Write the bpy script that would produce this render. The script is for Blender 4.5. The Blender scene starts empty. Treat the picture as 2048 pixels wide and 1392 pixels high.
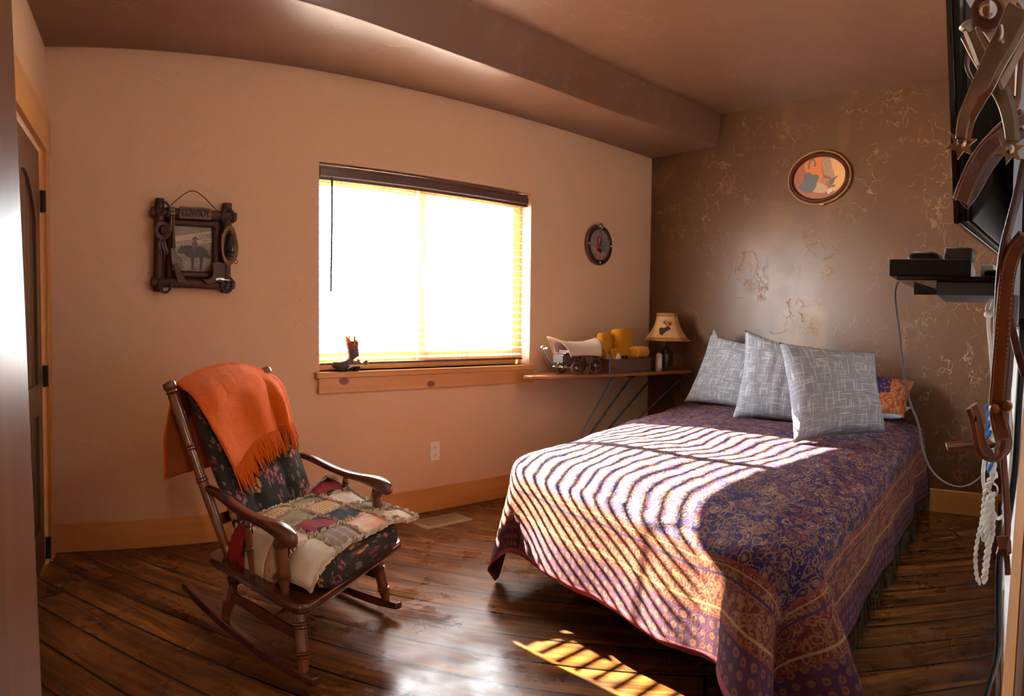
import bpy, bmesh, math, random
from mathutils import Vector, Matrix, noise as mnoise
C = bpy.context.scene.collection
scn = bpy.context.scene
PI = math.pi
V = Vector
rnd = random.Random(7)

# ------------------------------------------------------------------ camera (a phone panorama: cylindrical projection)
YAW, PITCH, ROLL, FPX, CYPX, EYE = .7214, -.0383, .0107, 1377.17, 703.99, 1.12
_f = V((math.sin(YAW)*math.cos(PITCH), math.cos(YAW)*math.cos(PITCH), math.sin(PITCH)))
_r = V((math.cos(YAW), -math.sin(YAW), 0)); _u = _r.cross(_f)
_r2 = _r*math.cos(ROLL)+_u*math.sin(ROLL); _u2 = -_r*math.sin(ROLL)+_u*math.cos(ROLL)
camd = bpy.data.cameras.new('camera'); cam = bpy.data.objects.new('camera', camd); C.objects.link(cam)
cam.matrix_world = Matrix(((_r2.x, _u2.x, -_f.x, 0), (_r2.y, _u2.y, -_f.y, 0), (_r2.z, _u2.z, -_f.z, EYE), (0, 0, 0, 1)))
camd.type = 'PANO'; camd.panorama_type = 'CENTRAL_CYLINDRICAL'
camd.central_cylindrical_range_u_min = -1024/FPX; camd.central_cylindrical_range_u_max = 1024/FPX
camd.central_cylindrical_range_v_min = (CYPX-1392)/FPX; camd.central_cylindrical_range_v_max = CYPX/FPX
camd.central_cylindrical_radius = 1.0
camd.clip_start = .01
scn.camera = cam
EYEP = V((0, 0, EYE))

def ray(x, y):
    th = (x-1024)/FPX; v = (CYPX-y)/FPX
    return _r2*math.sin(th)+_u2*v+_f*math.cos(th)
def atr(x, y, r):                       # the point at horizontal distance r along the sight line of a pixel
    d = ray(x, y); return EYEP+d*(r/math.hypot(d.x, d.y))
def atz(x, y, z):
    d = ray(x, y); return EYEP+d*((z-EYE)/d.z)
def atpl(x, y, p, n):
    d = ray(x, y); p = V(p); n = V(n); return EYEP+d*((p-EYEP).dot(n)/d.dot(n))

# ------------------------------------------------------------------ room plan
DW, DB, BK, XL, SK = 3.387, 4.447, .0872, .167, .2007
ZS, ZC = 2.478, 2.708
RA, RS = -.035, .1412                   # wall by the entry: Y = RA + RS*X
def xb(y): return DB-BK*(DW-y)          # dark wall
def xl(y): return XL-SK*(DW-y)          # closet wall
def yr(x): return RA+RS*x
def ww(x, y, off=0): return atpl(x, y, (0, DW-off, 0), (0, 1, 0))
def bw(x, y, off=0): return atpl(x, y, (DB-off, DW, 0), (1, -BK, 0))

# ------------------------------------------------------------------ mesh builder
class MB:
    def __init__(s): s.v = []; s.f = []; s.uv = {}
    def add(s, vs, fs, uvs=None):
        b = len(s.v); s.v += [V(p) for p in vs]
        for i, f in enumerate(fs):
            if uvs: s.uv[len(s.f)] = uvs[i]
            s.f.append([b+k for k in f])
        return s
    def box(s, c, d, M=None):
        c = V(c); h = V(d)*.5
        vs = [V((sx*h.x, sy*h.y, sz*h.z)) for sz in (-1, 1) for sy in (-1, 1) for sx in (-1, 1)]
        if M is not None: vs = [M@p for p in vs]
        vs = [p+c for p in vs]
        return s.add(vs, [(0, 2, 3, 1), (4, 5, 7, 6), (0, 1, 5, 4), (2, 6, 7, 3), (0, 4, 6, 2), (1, 3, 7, 5)])
    def lohi(s, a, b):
        a = V(a); b = V(b); return s.box((a+b)*.5, b-a)
    def hexa(s, q):                     # 8 corners: bottom loop 4, top loop 4
        return s.add(q, [(3, 2, 1, 0), (4, 5, 6, 7), (0, 1, 5, 4), (1, 2, 6, 5), (2, 3, 7, 6), (3, 0, 4, 7)])
    def tube(s, pts, r, n=8, caps=True, closed=False):
        pts = [V(p) for p in pts]; m = len(pts)
        rr = r if isinstance(r, (list, tuple)) else [r]*m
        T = []
        for i in range(m):
            a = pts[i-1] if (i or closed) else pts[0]; b = pts[(i+1) % m] if (i < m-1 or closed) else pts[m-1]
            t = (b-a); T.append(t.normalized() if t.length > 1e-9 else V((0, 0, 1)))
        ref = V((0, 0, 1)) if abs(T[0].z) < .9 else V((1, 0, 0))
        N = (ref-T[0]*ref.dot(T[0])).normalized(); vs = []
        for i in range(m):
            N = (N-T[i]*N.dot(T[i]));  N = N.normalized() if N.length > 1e-6 else V((1, 0, 0))
            B = T[i].cross(N)
            for k in range(n):
                a = 2*PI*k/n; vs.append(pts[i]+(N*math.cos(a)+B*math.sin(a))*rr[i])
        fs = []
        for i in range(m if closed else m-1):
            j = (i+1) % m
            for k in range(n):
                fs.append((i*n+k, i*n+(k+1) % n, j*n+(k+1) % n, j*n+k))
        if caps and not closed:
            fs.append(tuple(reversed(range(n)))); fs.append(tuple(range((m-1)*n, m*n)))
        return s.add(vs, fs)
    def strap(s, pts, w, t, side, closed=False):     # flat band; side = direction(s) of its width
        pts = [V(p) for p in pts]; m = len(pts); vs = []
        ws = w if isinstance(w, (list, tuple)) else [w]*m
        for i in range(m):
            T = (pts[min(i+1, m-1)]-pts[max(i-1, 0)]).normalized()
            sd = V(side[i]) if isinstance(side, list) else V(side)
            sd = (sd-T*sd.dot(T)).normalized(); nn = T.cross(sd)
            for a, b in ((-1, -1), (1, -1), (1, 1), (-1, 1)):
                vs.append(pts[i]+sd*(a*ws[i]*.5)+nn*(b*t*.5))
        fs = []
        for i in range(m-1):
            for k in range(4): fs.append((i*4+k, i*4+(k+1) % 4, i*4+4+(k+1) % 4, i*4+4+k))
        fs.append((3, 2, 1, 0)); fs.append(tuple((m-1)*4+k for k in range(4)))
        return s.add(vs, fs)
    def lathe(s, p0, p1, prof, n=16):   # prof: (distance 0..1 along p0-p1, radius)
        p0 = V(p0); p1 = V(p1); ax = p1-p0; T = ax.normalized()
        ref = V((0, 0, 1)) if abs(T.z) < .9 else V((1, 0, 0))
        N = (ref-T*ref.dot(T)).normalized(); B = T.cross(N); vs = []
        for t, r in prof:
            for k in range(n):
                a = 2*PI*k/n; vs.append(p0+ax*t+(N*math.cos(a)+B*math.sin(a))*max(r, 1e-5))
        m = len(prof); fs = []
        for i in range(m-1):
            for k in range(n): fs.append((i*n+k, i*n+(k+1) % n, i*n+n+(k+1) % n, i*n+n+k))
        fs.append(tuple(reversed(range(n)))); fs.append(tuple(range((m-1)*n, m*n)))
        return s.add(vs, fs)
    def grid(s, fn, nu, nv, cu=False, uvf=None):
        vs = []; fs = []; uvs = []
        mu = nu if cu else nu+1
        for j in range(nv+1):
            for i in range(mu): vs.append(V(fn(i/nu, j/nv)))
        for j in range(nv):
            for i in range(nu):
                i2 = (i+1) % mu if cu else i+1
                fs.append((j*mu+i, j*mu+i2, (j+1)*mu+i2, (j+1)*mu+i))
                uvs.append([(uvf(a, b) if uvf else (a, b)) for a, b in ((i/nu, j/nv), ((i+1)/nu, j/nv), ((i+1)/nu, (j+1)/nv), (i/nu, (j+1)/nv))])
        return s.add(vs, fs, uvs)
    def prism(s, poly, o, ex, ey, d):   # polygon in the plane (ex, ey) at o, extruded by vector d
        o = V(o); ex = V(ex); ey = V(ey); d = V(d); n = len(poly)
        a = [o+ex*p[0]+ey*p[1] for p in poly]
        return s.add(a+[p+d for p in a], [tuple(range(n)), tuple(reversed(range(n, 2*n)))]+[(i, n+i, n+(i+1) % n, (i+1) % n) for i in range(n)])
    def ball(s, c, r, nu=16, nv=10, M=None):
        c = V(c); r = V(r) if not isinstance(r, (int, float)) else V((r, r, r)); vs = []; fs = []
        for j in range(1, nv):
            for i in range(nu):
                a = 2*PI*i/nu; b = PI*j/nv
                vs.append(V((math.sin(b)*math.cos(a)*r.x, math.sin(b)*math.sin(a)*r.y, math.cos(b)*r.z)))
        vs += [V((0, 0, r.z)), V((0, 0, -r.z))]; m = len(vs)
        for j in range(nv-2):
            for i in range(nu): fs.append((j*nu+i, (j+1)*nu+i, (j+1)*nu+(i+1) % nu, j*nu+(i+1) % nu))
        for i in range(nu):
            fs.append((m-2, i, (i+1) % nu)); fs.append((m-1, (nv-2)*nu+(i+1) % nu, (nv-2)*nu+i))
        if M is not None: vs = [M@p for p in vs]
        return s.add([p+c for p in vs], fs)
    def ring(s, c, ex, ey, rx, ry, r, n=40, k=8, a0=0, a1=2*PI):
        c = V(c); ex = V(ex); ey = V(ey); full = abs(a1-a0-2*PI) < 1e-6
        m = n if full else n+1
        return s.tube([c+ex*(rx*math.cos(a0+(a1-a0)*i/n))+ey*(ry*math.sin(a0+(a1-a0)*i/n)) for i in range(m)], r, k, closed=full)
    def disc(s, c, ex, ey, rx, ry, d, n=40):
        return s.prism([(rx*math.cos(2*PI*i/n), ry*math.sin(2*PI*i/n)) for i in range(n)], c, ex, ey, d)

ORG = {}
def thing(name, label, cat, loc=(0, 0, 0), group=None):
    o = bpy.data.objects.new(name, None); C.objects.link(o); o.location = loc; o.empty_display_size = .05
    ORG[o.name] = V(loc); tag(o, label, cat, group); return o
def tag(o, label, cat=None, group=None):
    o['label'] = label
    if cat: o['category'] = cat
    if group: o['group'] = group
def mesh(name, mb, mat, org, smooth=35, bevel=0, sub=0, fix=True, seg=2):
    me = bpy.data.meshes.new(name)
    me.from_pydata([p-org for p in mb.v], [], mb.f)
    if mb.uv:
        ul = me.uv_layers.new(name='UVMap')
        for pi, pol in enumerate(me.polygons):
            if pi in mb.uv:
                for k, li in enumerate(pol.loop_indices): ul.data[li].uv = mb.uv[pi][k]
    if fix:
        bm = bmesh.new(); bm.from_mesh(me); bmesh.ops.recalc_face_normals(bm, faces=bm.faces); bm.to_mesh(me); bm.free()
    if smooth:
        me.polygons.foreach_set('use_smooth', [True]*len(me.polygons))
        if not sub: me.set_sharp_from_angle(angle=math.radians(smooth))
    me.materials.append(mat)
    o = bpy.data.objects.new(name, me); C.objects.link(o)
    if bevel:
        b = o.modifiers.new('bevel', 'BEVEL'); b.width = bevel; b.segments = seg; b.limit_method = 'ANGLE'; b.angle_limit = math.radians(40)
        b.harden_normals = False
    if sub:
        q = o.modifiers.new('sub', 'SUBSURF'); q.levels = sub; q.render_levels = sub
    return o
def root_org(p):
    while p.parent: p = p.parent
    return ORG[p.name]
def part(name, mb, mat, parent, label=None, **k):
    o = mesh(name, mb, mat, root_org(parent), **k); o.parent = parent
    if label: o['label'] = label
    return o
def single(name, mb, mat, label, cat, loc=None, group=None, **k):
    if loc is None:
        n = len(mb.v); c = sum((p for p in mb.v), V((0, 0, 0)))/n; loc = V((c.x, c.y, min(p.z for p in mb.v)))
    o = mesh(name, mb, mat, V(loc), **k); o.location = loc; ORG[o.name] = V(loc); tag(o, label, cat, group); return o
def struct(name, mb, mat, parent=None, **k):
    if parent: return part(name, mb, mat, parent, **k)
    o = mesh(name, mb, mat, V((0, 0, 0)), **k); ORG[o.name] = V((0, 0, 0)); o['kind'] = 'structure'; return o
def lerp(a, b, t): return a+(b-a)*t
def spline(P, n=8):                     # Catmull-Rom through the points
    P = [V(p) for p in P]; out = []
    for i in range(len(P)-1):
        p0 = P[max(i-1, 0)]; p1 = P[i]; p2 = P[i+1]; p3 = P[min(i+2, len(P)-1)]
        for k in range(n):
            t = k/n
            out.append(.5*((2*p1)+(p2-p0)*t+(2*p0-5*p1+4*p2-p3)*t*t+(3*p1-p0-3*p2+p3)*t**3))
    out.append(P[-1]); return out
def nz(x, y=0, z=0): return mnoise.noise(V((x, y, z)))
# ------------------------------------------------------------------ procedural materials
class NT:
    def __init__(s, name):
        s.m = bpy.data.materials.new(name); s.m.use_nodes = True; s.t = s.m.node_tree; s.t.nodes.clear()
        s.out = s.t.nodes.new('ShaderNodeOutputMaterial'); s.b = s.t.nodes.new('ShaderNodeBsdfPrincipled')
        s.t.links.new(s.b.outputs[0], s.out.inputs[0]); s.tc = None
    def nd(s, typ, props=None, ins=None):
        n = s.t.nodes.new(typ)
        for k, v in (props or {}).items(): setattr(n, k, v)
        for k, v in (ins or {}).items(): s.set(n.inputs[k], v)
        return n
    def set(s, sock, v):
        if isinstance(v, bpy.types.NodeSocket): s.t.links.new(v, sock)
        elif isinstance(v, (tuple, list)) and len(v) == 3 and sock.type == 'RGBA': sock.default_value = (*v, 1)
        else: sock.default_value = v
    def P(s, **k):
        for n, v in k.items():
            s.set(s.b.inputs[{'col': 'Base Color', 'rough': 'Roughness', 'metal': 'Metallic', 'spec': 'Specular IOR Level', 'nor': 'Normal', 'coat': 'Coat Weight',
                              'coatr': 'Coat Roughness', 'sheen': 'Sheen Weight', 'trans': 'Transmission Weight', 'alpha': 'Alpha', 'emit': 'Emission Color', 'emits': 'Emission Strength'}[n]], v)
        return s
    def co(s, kind='Object'):
        if s.tc is None: s.tc = s.nd('ShaderNodeTexCoord')
        return s.tc.outputs[kind]
    def map(s, v, scale=(1, 1, 1), rot=(0, 0, 0), loc=(0, 0, 0)):
        return s.nd('ShaderNodeMapping', None, {'Vector': v, 'Scale': scale, 'Rotation': rot, 'Location': loc}).outputs[0]
    def noise(s, v, sc, det=3, ro=.5, dist=0, col=False):
        n = s.nd('ShaderNodeTexNoise', None, {'Vector': v, 'Scale': sc, 'Detail': det, 'Roughness': ro, 'Distortion': dist}); return n.outputs['Color' if col else 'Fac']
    def vor(s, v, sc, feat='F1', out='Distance', rnd_=1.0, metric='EUCLIDEAN'):
        n = s.nd('ShaderNodeTexVoronoi', {'feature': feat, 'distance': metric}, {'Vector': v, 'Scale': sc, 'Randomness': rnd_}); return n.outputs[out]
    def ma(s, op, a, b=0.0, c=None, clamp=False):
        n = s.nd('ShaderNodeMath', {'operation': op, 'use_clamp': clamp}, {0: a, 1: b})
        if c is not None: s.set(n.inputs[2], c)
        return n.outputs[0]
    def mix(s, f, a, b, mode='MIX'):
        n = s.nd('ShaderNodeMix', {'data_type': 'RGBA', 'blend_type': mode}); s.set(n.inputs[0], f); s.set(n.inputs[6], a); s.set(n.inputs[7], b); return n.outputs[2]
    def ramp(s, f, stops, interp='LINEAR'):
        n = s.nd('ShaderNodeValToRGB', None, {'Fac': f}); cr = n.color_ramp; cr.interpolation = interp
        while len(cr.elements) < len(stops): cr.elements.new(.5)
        for e, (p, c) in zip(cr.elements, stops):
            e.position = p; e.color = (*c, 1) if isinstance(c, tuple) else (c, c, c, 1)
        return n.outputs[0]
    def bump(s, h, st=.3, d=.01, nor=None):
        n = s.nd('ShaderNodeBump', None, {'Height': h, 'Strength': st, 'Distance': d})
        if nor is not None: s.set(n.inputs['Normal'], nor)
        return n.outputs[0]
    def sep(s, v): return s.nd('ShaderNodeSeparateXYZ', None, {0: v}).outputs
    def comb(s, x, y, z=0.0): return s.nd('ShaderNodeCombineXYZ', None, {0: x, 1: y, 2: z}).outputs[0]
    def vadd(s, a, b, sc=None):
        if sc is not None: b = s.nd('ShaderNodeVectorMath', {'operation': 'SCALE'}, {0: b, 'Scale': sc}).outputs[0]
        return s.nd('ShaderNodeVectorMath', {'operation': 'ADD'}, {0: a, 1: b}).outputs[0]
    def rough_by(s, lo, hi, sc=8): return s.ramp(s.noise(s.co(), sc, 3), [(.3, lo), (.7, hi)])

def plain(name, col, rough=.5, metal=0, spec=.5, var=.12, sc=30, bump=0, **k):
    n = NT(name); f = n.noise(n.co(), sc, 4)
    n.P(col=n.mix(f, tuple(c*(1-var) for c in col), tuple(min(1, c*(1+var)) for c in col)), rough=rough, metal=metal, spec=spec, **k)
    if bump: n.P(nor=n.bump(f, bump, .004))
    return n.m

def m_plaster(name, col, col2, rough, bump, fleck=None, fleck_amt=.0, spec=.5):
    n = NT(name); p = n.co()
    big = n.noise(p, 1.3, 4, .55, .4)
    w = n.vadd(p, n.noise(p, 5.0, 4, .6, 0, True), .28)
    ridge = n.vor(w, 8.0, 'DISTANCE_TO_EDGE')
    ridge = n.ma('MULTIPLY', n.ramp(ridge, [(0, 1.0), (.032, 0.0)]), n.ramp(n.noise(p, 11, 4, .6), [(.45, 0.0), (.52, 1.0)]))
    area = n.ramp(n.noise(p, 2.6, 2, .5), [(.46, 0.0), (.58, 1.0)])
    crumb = n.ramp(n.noise(w, 26, 4, .65), [(.52, 0.0), (.6, 1.0)])
    area2 = n.ramp(n.noise(n.map(p, loc=(7, 3, 1)), 3.1, 2, .5), [(.58, 0.0), (.68, 1.0)])
    h = n.ma('ADD', n.ma('MULTIPLY', ridge, area), n.ma('MULTIPLY', n.ma('MULTIPLY', crumb, area2), .6))
    h2 = n.ma('ADD', h, n.ma('MULTIPLY', n.noise(p, 9, 5, .55), .5))
    c = n.mix(big, col, col2)
    if fleck:
        c = n.mix(n.ma('MULTIPLY', n.ma('MINIMUM', h, 1.0), fleck_amt), c, fleck)
        c = n.mix(n.ma('MULTIPLY', n.ramp(n.noise(p, 1.7, 5, .6, .6), [(.56, 0.0), (.75, 1.0)]), .35), c, fleck)
    n.P(col=c, rough=n.ma('ADD', n.ma('MULTIPLY', n.noise(p, 5, 3), .18), rough-.09), spec=spec, nor=n.bump(h2, bump, .006))
    return n.m

def m_wood(name, dark, mid, light, axis=0, rough=.35, knots=0.0, gs=22, coat=0.0, bump=.08, spec=.5, knotcol=None):
    n = NT(name); p = n.co()
    sc = [gs, gs, gs]; sc[axis] = gs*.07
    w = n.vadd(p, n.noise(p, 1.6, 2, .5, 0, True), .06)
    g = n.noise(n.map(w, tuple(sc)), 1.0, 5, .6, .4)
    c = n.ramp(g, [(.25, dark), (.5, mid), (.75, light)])
    big = n.noise(p, 2.2, 3)
    c = n.mix(n.ma('MULTIPLY', big, .45), c, dark)
    if knots:
        ks = [2.3, 2.3, 2.3]; ks[axis] = 1.5
        kd = n.vor(n.map(w, tuple(ks)), 1.0)
        c = n.mix(n.ramp(kd, [(0, 1.0), (knots*.8, .85), (knots, 0.0)]), c, knotcol or tuple(x*.25 for x in dark))
    n.P(col=c, rough=rough, spec=spec, coat=coat, coatr=.12, nor=n.bump(g, bump, .003)); return n.m

def m_floor():
    n = NT('floor_planks'); p = n.co(); a = math.radians(-122)
    q = n.map(p, rot=(0, 0, a))
    br = n.nd('ShaderNodeTexBrick', {'offset': .37, 'offset_frequency': 2}, {'Vector': q, 'Color1': (0, 0, 0), 'Color2': (1, 1, 1), 'Mortar': (.5, .5, .5), 'Scale': 1.0,
              'Mortar Size': .0062, 'Mortar Smooth': .12, 'Bias': 0.0, 'Brick Width': 3.7, 'Row Height': .168})
    idv = n.sep(br.outputs['Color'])[0]; gap = br.outputs['Fac']
    qo = n.vadd(q, n.comb(n.ma('MULTIPLY', idv, 31.0), n.ma('MULTIPLY', idv, 17.0), n.ma('MULTIPLY', idv, 5.0)))
    w = n.vadd(qo, n.noise(n.map(qo, (1.2, 3, 1)), 2.0, 2, .5, 0, True), .09)
    kd = n.vor(n.map(w, (1.35, 4.2, 1)), 1.0)
    kn = n.ramp(kd, [(0, 1.0), (.09, .9), (.13, 0.0)])
    ringed = n.vadd(w, n.comb(0.0, n.ma('MULTIPLY', n.ramp(kd, [(0, 1.0), (.32, 0.0)]), .09)))
    g = n.noise(n.map(ringed, (1.3, 26, 6)), 1.0, 6, .62, .5)
    g2 = n.noise(n.map(ringed, (3, 120, 10)), 1.0, 3, .6)
    c = n.ramp(g, [(.28, (.030, .0095, .0030)), (.45, (.130, .044, .010)), (.6, (.30, .118, .024)), (.8, (.43, .195, .038))])
    c = n.mix(n.ma('MULTIPLY', n.ramp(g2, [(.35, 1.0), (.5, 0.0)]), .45), c, (.045, .014, .004))
    st = n.ramp(n.noise(n.map(qo, (1.1, 6.5, 1)), 2.2, 4, .55, .6), [(.42, 0.0), (.68, 1.0)])
    c = n.mix(n.ma('MULTIPLY', st, .72), c, (.024, .010, .005))
    c = n.mix(n.ma('MULTIPLY', idv, .38), c, (.09, .028, .008))
    c = n.mix(kn, c, (.03, .008, .003))
    ding = n.ramp(n.vor(n.map(q, (9, 22, 9)), 1.0), [(.05, 1.0), (.085, 0.0)])
    dm = n.ramp(n.noise(p, 1.4, 2), [(.5, 0.0), (.6, 1.0)])
    c = n.mix(n.ma('MULTIPLY', ding, dm), c, (.012, .005, .002))
    c = n.mix(gap, c, (.006, .003, .002))
    h = n.ma('SUBTRACT', n.ma('ADD', n.ma('MULTIPLY', g, .10), n.ma('MULTIPLY', n.noise(n.map(q, (1.5, 9, 1)), 3.0, 3), .35)), n.ma('MULTIPLY', gap, 1.5))
    n.P(col=c, rough=n.ramp(n.noise(p, 3.0, 5, .65), [(.36, .17), (.64, .50)]), spec=.33, coat=.0, coatr=.2, nor=n.bump(h, .38, .007)); return n.m

def m_bedspread():
    # woven paisley shawl: dark violet field, gold figures, red figured borders; UV = metres from the foot hem (v) and across (u)
    n = NT('paisley_weave'); uv = n.co('UV'); X, Y, Z = n.sep(uv)
    W_, = (BSW,)
    da = n.ma('MINIMUM', X, n.ma('SUBTRACT', W_, X)); e = n.ma('MINIMUM', da, Y)
    wv = n.vadd(uv, n.noise(uv, 13, 2, .5, 0, True), .05)
    wv2 = n.vadd(uv, n.noise(n.map(uv, loc=(3, 5, 0)), 16, 2, .5, 0, True), .045)
    d1 = n.vor(n.map(wv, (1, .72, 1)), 27); cellc = n.sep(n.vor(n.map(wv, (1, .72, 1)), 27, 'F1', 'Color'))
    blob = n.ramp(d1, [(.20, 1.0), (.30, 0.0), (.40, 0.0), (.43, .9), (.50, .9), (.53, 0.0)])
    vine = n.ramp(n.ma('ABSOLUTE', n.ma('SUBTRACT', n.noise(wv2, 26, 2, .4, .8), .5)), [(.018, 1.0), (.032, 0.0)])
    leaf = n.ramp(n.vor(n.map(wv2, (1, 1.6, 1)), 62), [(.22, 1.0), (.30, 0.0)])
    gold = n.ma('MAXIMUM', n.ma('MAXIMUM', blob, n.ma('MULTIPLY', vine, .9)), n.ma('MULTIPLY', leaf, .85))
    fcol = n.ramp(cellc[0], [(0, (.24, .120, .045)), (.45, (.33, .19, .085)), (.7, (.22, .055, .030)), (.85, (.29, .155, .065))], 'CONSTANT')
    field = n.mix(n.ma('MULTIPLY', gold, .88), (.020, .013, .080), fcol)
    # border: red ground, rows of figures
    d2 = n.vor(n.map(wv2, (1, 1, 1)), 26); b1 = n.ramp(d2, [(.16, 1.0), (.24, 0.0), (.36, 0.0), (.40, 1.0), (.46, 1.0), (.5, 0.0)])
    v2 = n.ramp(n.ma('ABSOLUTE', n.ma('SUBTRACT', n.noise(wv2, 30, 2, .5, 1.0), .5)), [(.03, 1.0), (.055, 0.0)])
    bc = n.mix(n.ma('MAXIMUM', b1, n.ma('MULTIPLY', v2, .8)), (.15, .026, .022), (.29, .135, .058))
    bc = n.mix(n.ma('MULTIPLY', n.ramp(n.vor(uv, 60), [(.2, 1.0), (.3, 0.0)]), .5), bc, (.045, .03, .10))
    # rows of round flowers nearest the hem
    hx = n.vor(n.map(n.vadd(uv, n.noise(uv, 50, 2, .5, 0, True), .008), (1, 1, 1)), 27, 'F1', 'Distance', .3); fl = n.ramp(hx, [(.28, 1.0), (.34, 0.0), (.42, 0.0), (.46, -.0)])
    fl = n.ma('MULTIPLY', fl, n.ma('ADD', .45, n.ma('MULTIPLY', n.noise(uv, 90, 3), .6))); hc = n.mix(fl, (.085, .030, .065), (.26, .115, .055)); hc = n.mix(n.ramp(hx, [(.10, 1.0), (.16, 0.0)]), hc, (.16, .035, .03))
    c = n.mix(n.ma('LESS_THAN', e, .31), field, bc)
    c = n.mix(n.ma('LESS_THAN', e, .135), c, hc)
    for k, (d0, w) in enumerate(((.31, .010), (.292, .004), (.262, .007), (.245, .003), (.165, .008), (.14, .005))):
        c = n.mix(n.ma('LESS_THAN', n.ma('ABSOLUTE', n.ma('SUBTRACT', e, d0)), w*.5), c, (.24, .045, .03) if k in (0, 3, 5) else (.40, .23, .10) if k in (1, 4) else (.05, .03, .11))
    c = n.mix(n.ma('LESS_THAN', Y, .022), c, (.38, .08, .11))
    th = n.noise(uv, 420, 2, .6)
    c = n.mix(n.ma('MULTIPLY', th, .35), c, (.10, .05, .045))
    h = n.ma('ADD', n.ma('MULTIPLY', gold, .35), th)
    n.P(col=c, rough=.9, spec=.15, nor=n.bump(n.ma('ADD', h, n.noise(uv, 60, 3)), .35, .003)); return n.m

def m_linen(name, base, hi):
    n = NT(name); uv = n.co('UV')
    a = n.noise(n.map(uv, (9, 150, 1)), 1.0, 2, .5); b = n.noise(n.map(uv, (150, 9, 1)), 1.0, 2, .5)
    f = n.ma('MAXIMUM', n.ramp(a, [(.56, 0.0), (.66, 1.0)]), n.ramp(b, [(.56, 0.0), (.66, 1.0)]))
    fine = n.noise(uv, 170, 2)
    c = n.mix(n.ma('MULTIPLY', f, .75), n.mix(fine, tuple(x*.82 for x in base), base), hi)
    n.P(col=c, rough=.9, spec=.2, nor=n.bump(n.ma('ADD', n.ma('MULTIPLY', f, .5), fine), .25, .002)); return n.m

def m_floral(name, ground=(.030, .028, .026), sc=12, dens=1.0):
    n = NT(name); uv = n.co('UV')
    w = n.vadd(uv, n.noise(uv, 14, 2, .5, 0, True), .05)
    d = n.vor(w, sc); cc = n.sep(n.vor(w, sc, 'F1', 'Color'))
    pet = n.vor(n.vadd(uv, n.noise(uv, 40, 2, .5, 0, True), .02), sc*4.2)
    fl = n.ma('MULTIPLY', n.ramp(d, [(.34, 1.0), (.42, 0.0)]), n.ma('GREATER_THAN', cc[0], 1-.72*dens))
    fcol = n.ramp(cc[1], [(0, (.34, .12, .14)), (.3, (.55, .28, .09)), (.5, (.40, .16, .17)), (.75, (.26, .08, .12)), (.9, (.50, .34, .17))], 'CONSTANT')
    fcol = n.mix(n.ramp(pet, [(.28, 0.0), (.62, 1.0)]), fcol, (.06, .022, .032))
    lw = n.vadd(uv, n.noise(uv, 22, 2, .5, 0, True), .04)
    lf = n.ramp(n.vor(n.map(lw, (1, .45, 1), rot=(0, 0, .6)), sc*2.4), [(.2, 1.0), (.27, 0.0)])
    lcol = n.mix(n.noise(uv, 9), (.09, .09, .07), (.27, .20, .12))
    c = n.mix(n.ma('MULTIPLY', lf, .85), ground, lcol)
    dots = n.ramp(n.vor(uv, sc*7), [(.13, 1.0), (.18, 0.0)])
    c = n.mix(n.ma('MULTIPLY', dots, n.ramp(n.noise(uv, 8), [(.5, 0.0), (.55, .7)])), c, (.3, .22, .2))
    c = n.mix(fl, c, fcol)
    n.P(col=c, rough=.9, spec=.15, nor=n.bump(n.noise(uv, 150, 2), .2, .002)); return n.m

def m_knit(name, col):
    n = NT(name); p = n.co(); f = n.noise(p, 160, 4, .7); g = n.noise(p, 30, 3)
    n.P(col=n.mix(f, tuple(c*.55 for c in col), tuple(min(1, c*1.25) for c in col)), rough=1.0, spec=.1, sheen=.12, nor=n.bump(n.ma('ADD', f, g), .9, .006)); return n.m

def m_patch(name, a, b, kind):
    n = NT(name); uv = n.co('UV'); w = n.vadd(uv, n.noise(uv, 12, 2, .5, 0, True), .06)
    if kind == 'plaid':
        X, Y, Z = n.sep(uv)
        s1 = n.ramp(n.ma('ABSOLUTE', n.ma('SINE', n.ma('MULTIPLY', X, 75.0))), [(.3, 0.0), (.5, 1.0)]); s2 = n.ramp(n.ma('ABSOLUTE', n.ma('SINE', n.ma('MULTIPLY', Y, 75.0))), [(.3, 0.0), (.5, 1.0)])
        c = n.mix(n.ma('MULTIPLY', s1, .6), n.mix(n.ma('MULTIPLY', s2, .6), a, b), (.10, .11, .08))
    elif kind == 'dots':
        c = n.mix(n.ramp(n.vor(uv, 55, 'F1', 'Distance', 0.0), [(.3, 1.0), (.4, 0.0)]), a, b)
    elif kind == 'roses':
        d = n.vor(w, 14); c = n.mix(n.ramp(d, [(.3, 1.0), (.4, 0.0)]), a, n.mix(n.ramp(n.vor(w, 60), [(.1, 0.0), (.4, 1.0)]), b, tuple(x*.35 for x in b)))
        c = n.mix(n.ramp(n.vor(n.map(w, (1, .5, 1)), 34), [(.15, .8), (.2, 0.0)]), c, (.13, .12, .06))
    else:
        c = n.mix(n.ramp(n.noise(w, 9, 4, .6), [(.35, 0.0), (.65, 1.0)]), a, b)
    n.P(col=c, rough=.95, spec=.1, nor=n.bump(n.ma('ADD', n.noise(uv, 220, 2), n.ma('MULTIPLY', n.noise(uv, 30, 3), 1.5)), .35, .004)); return n.m

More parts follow.
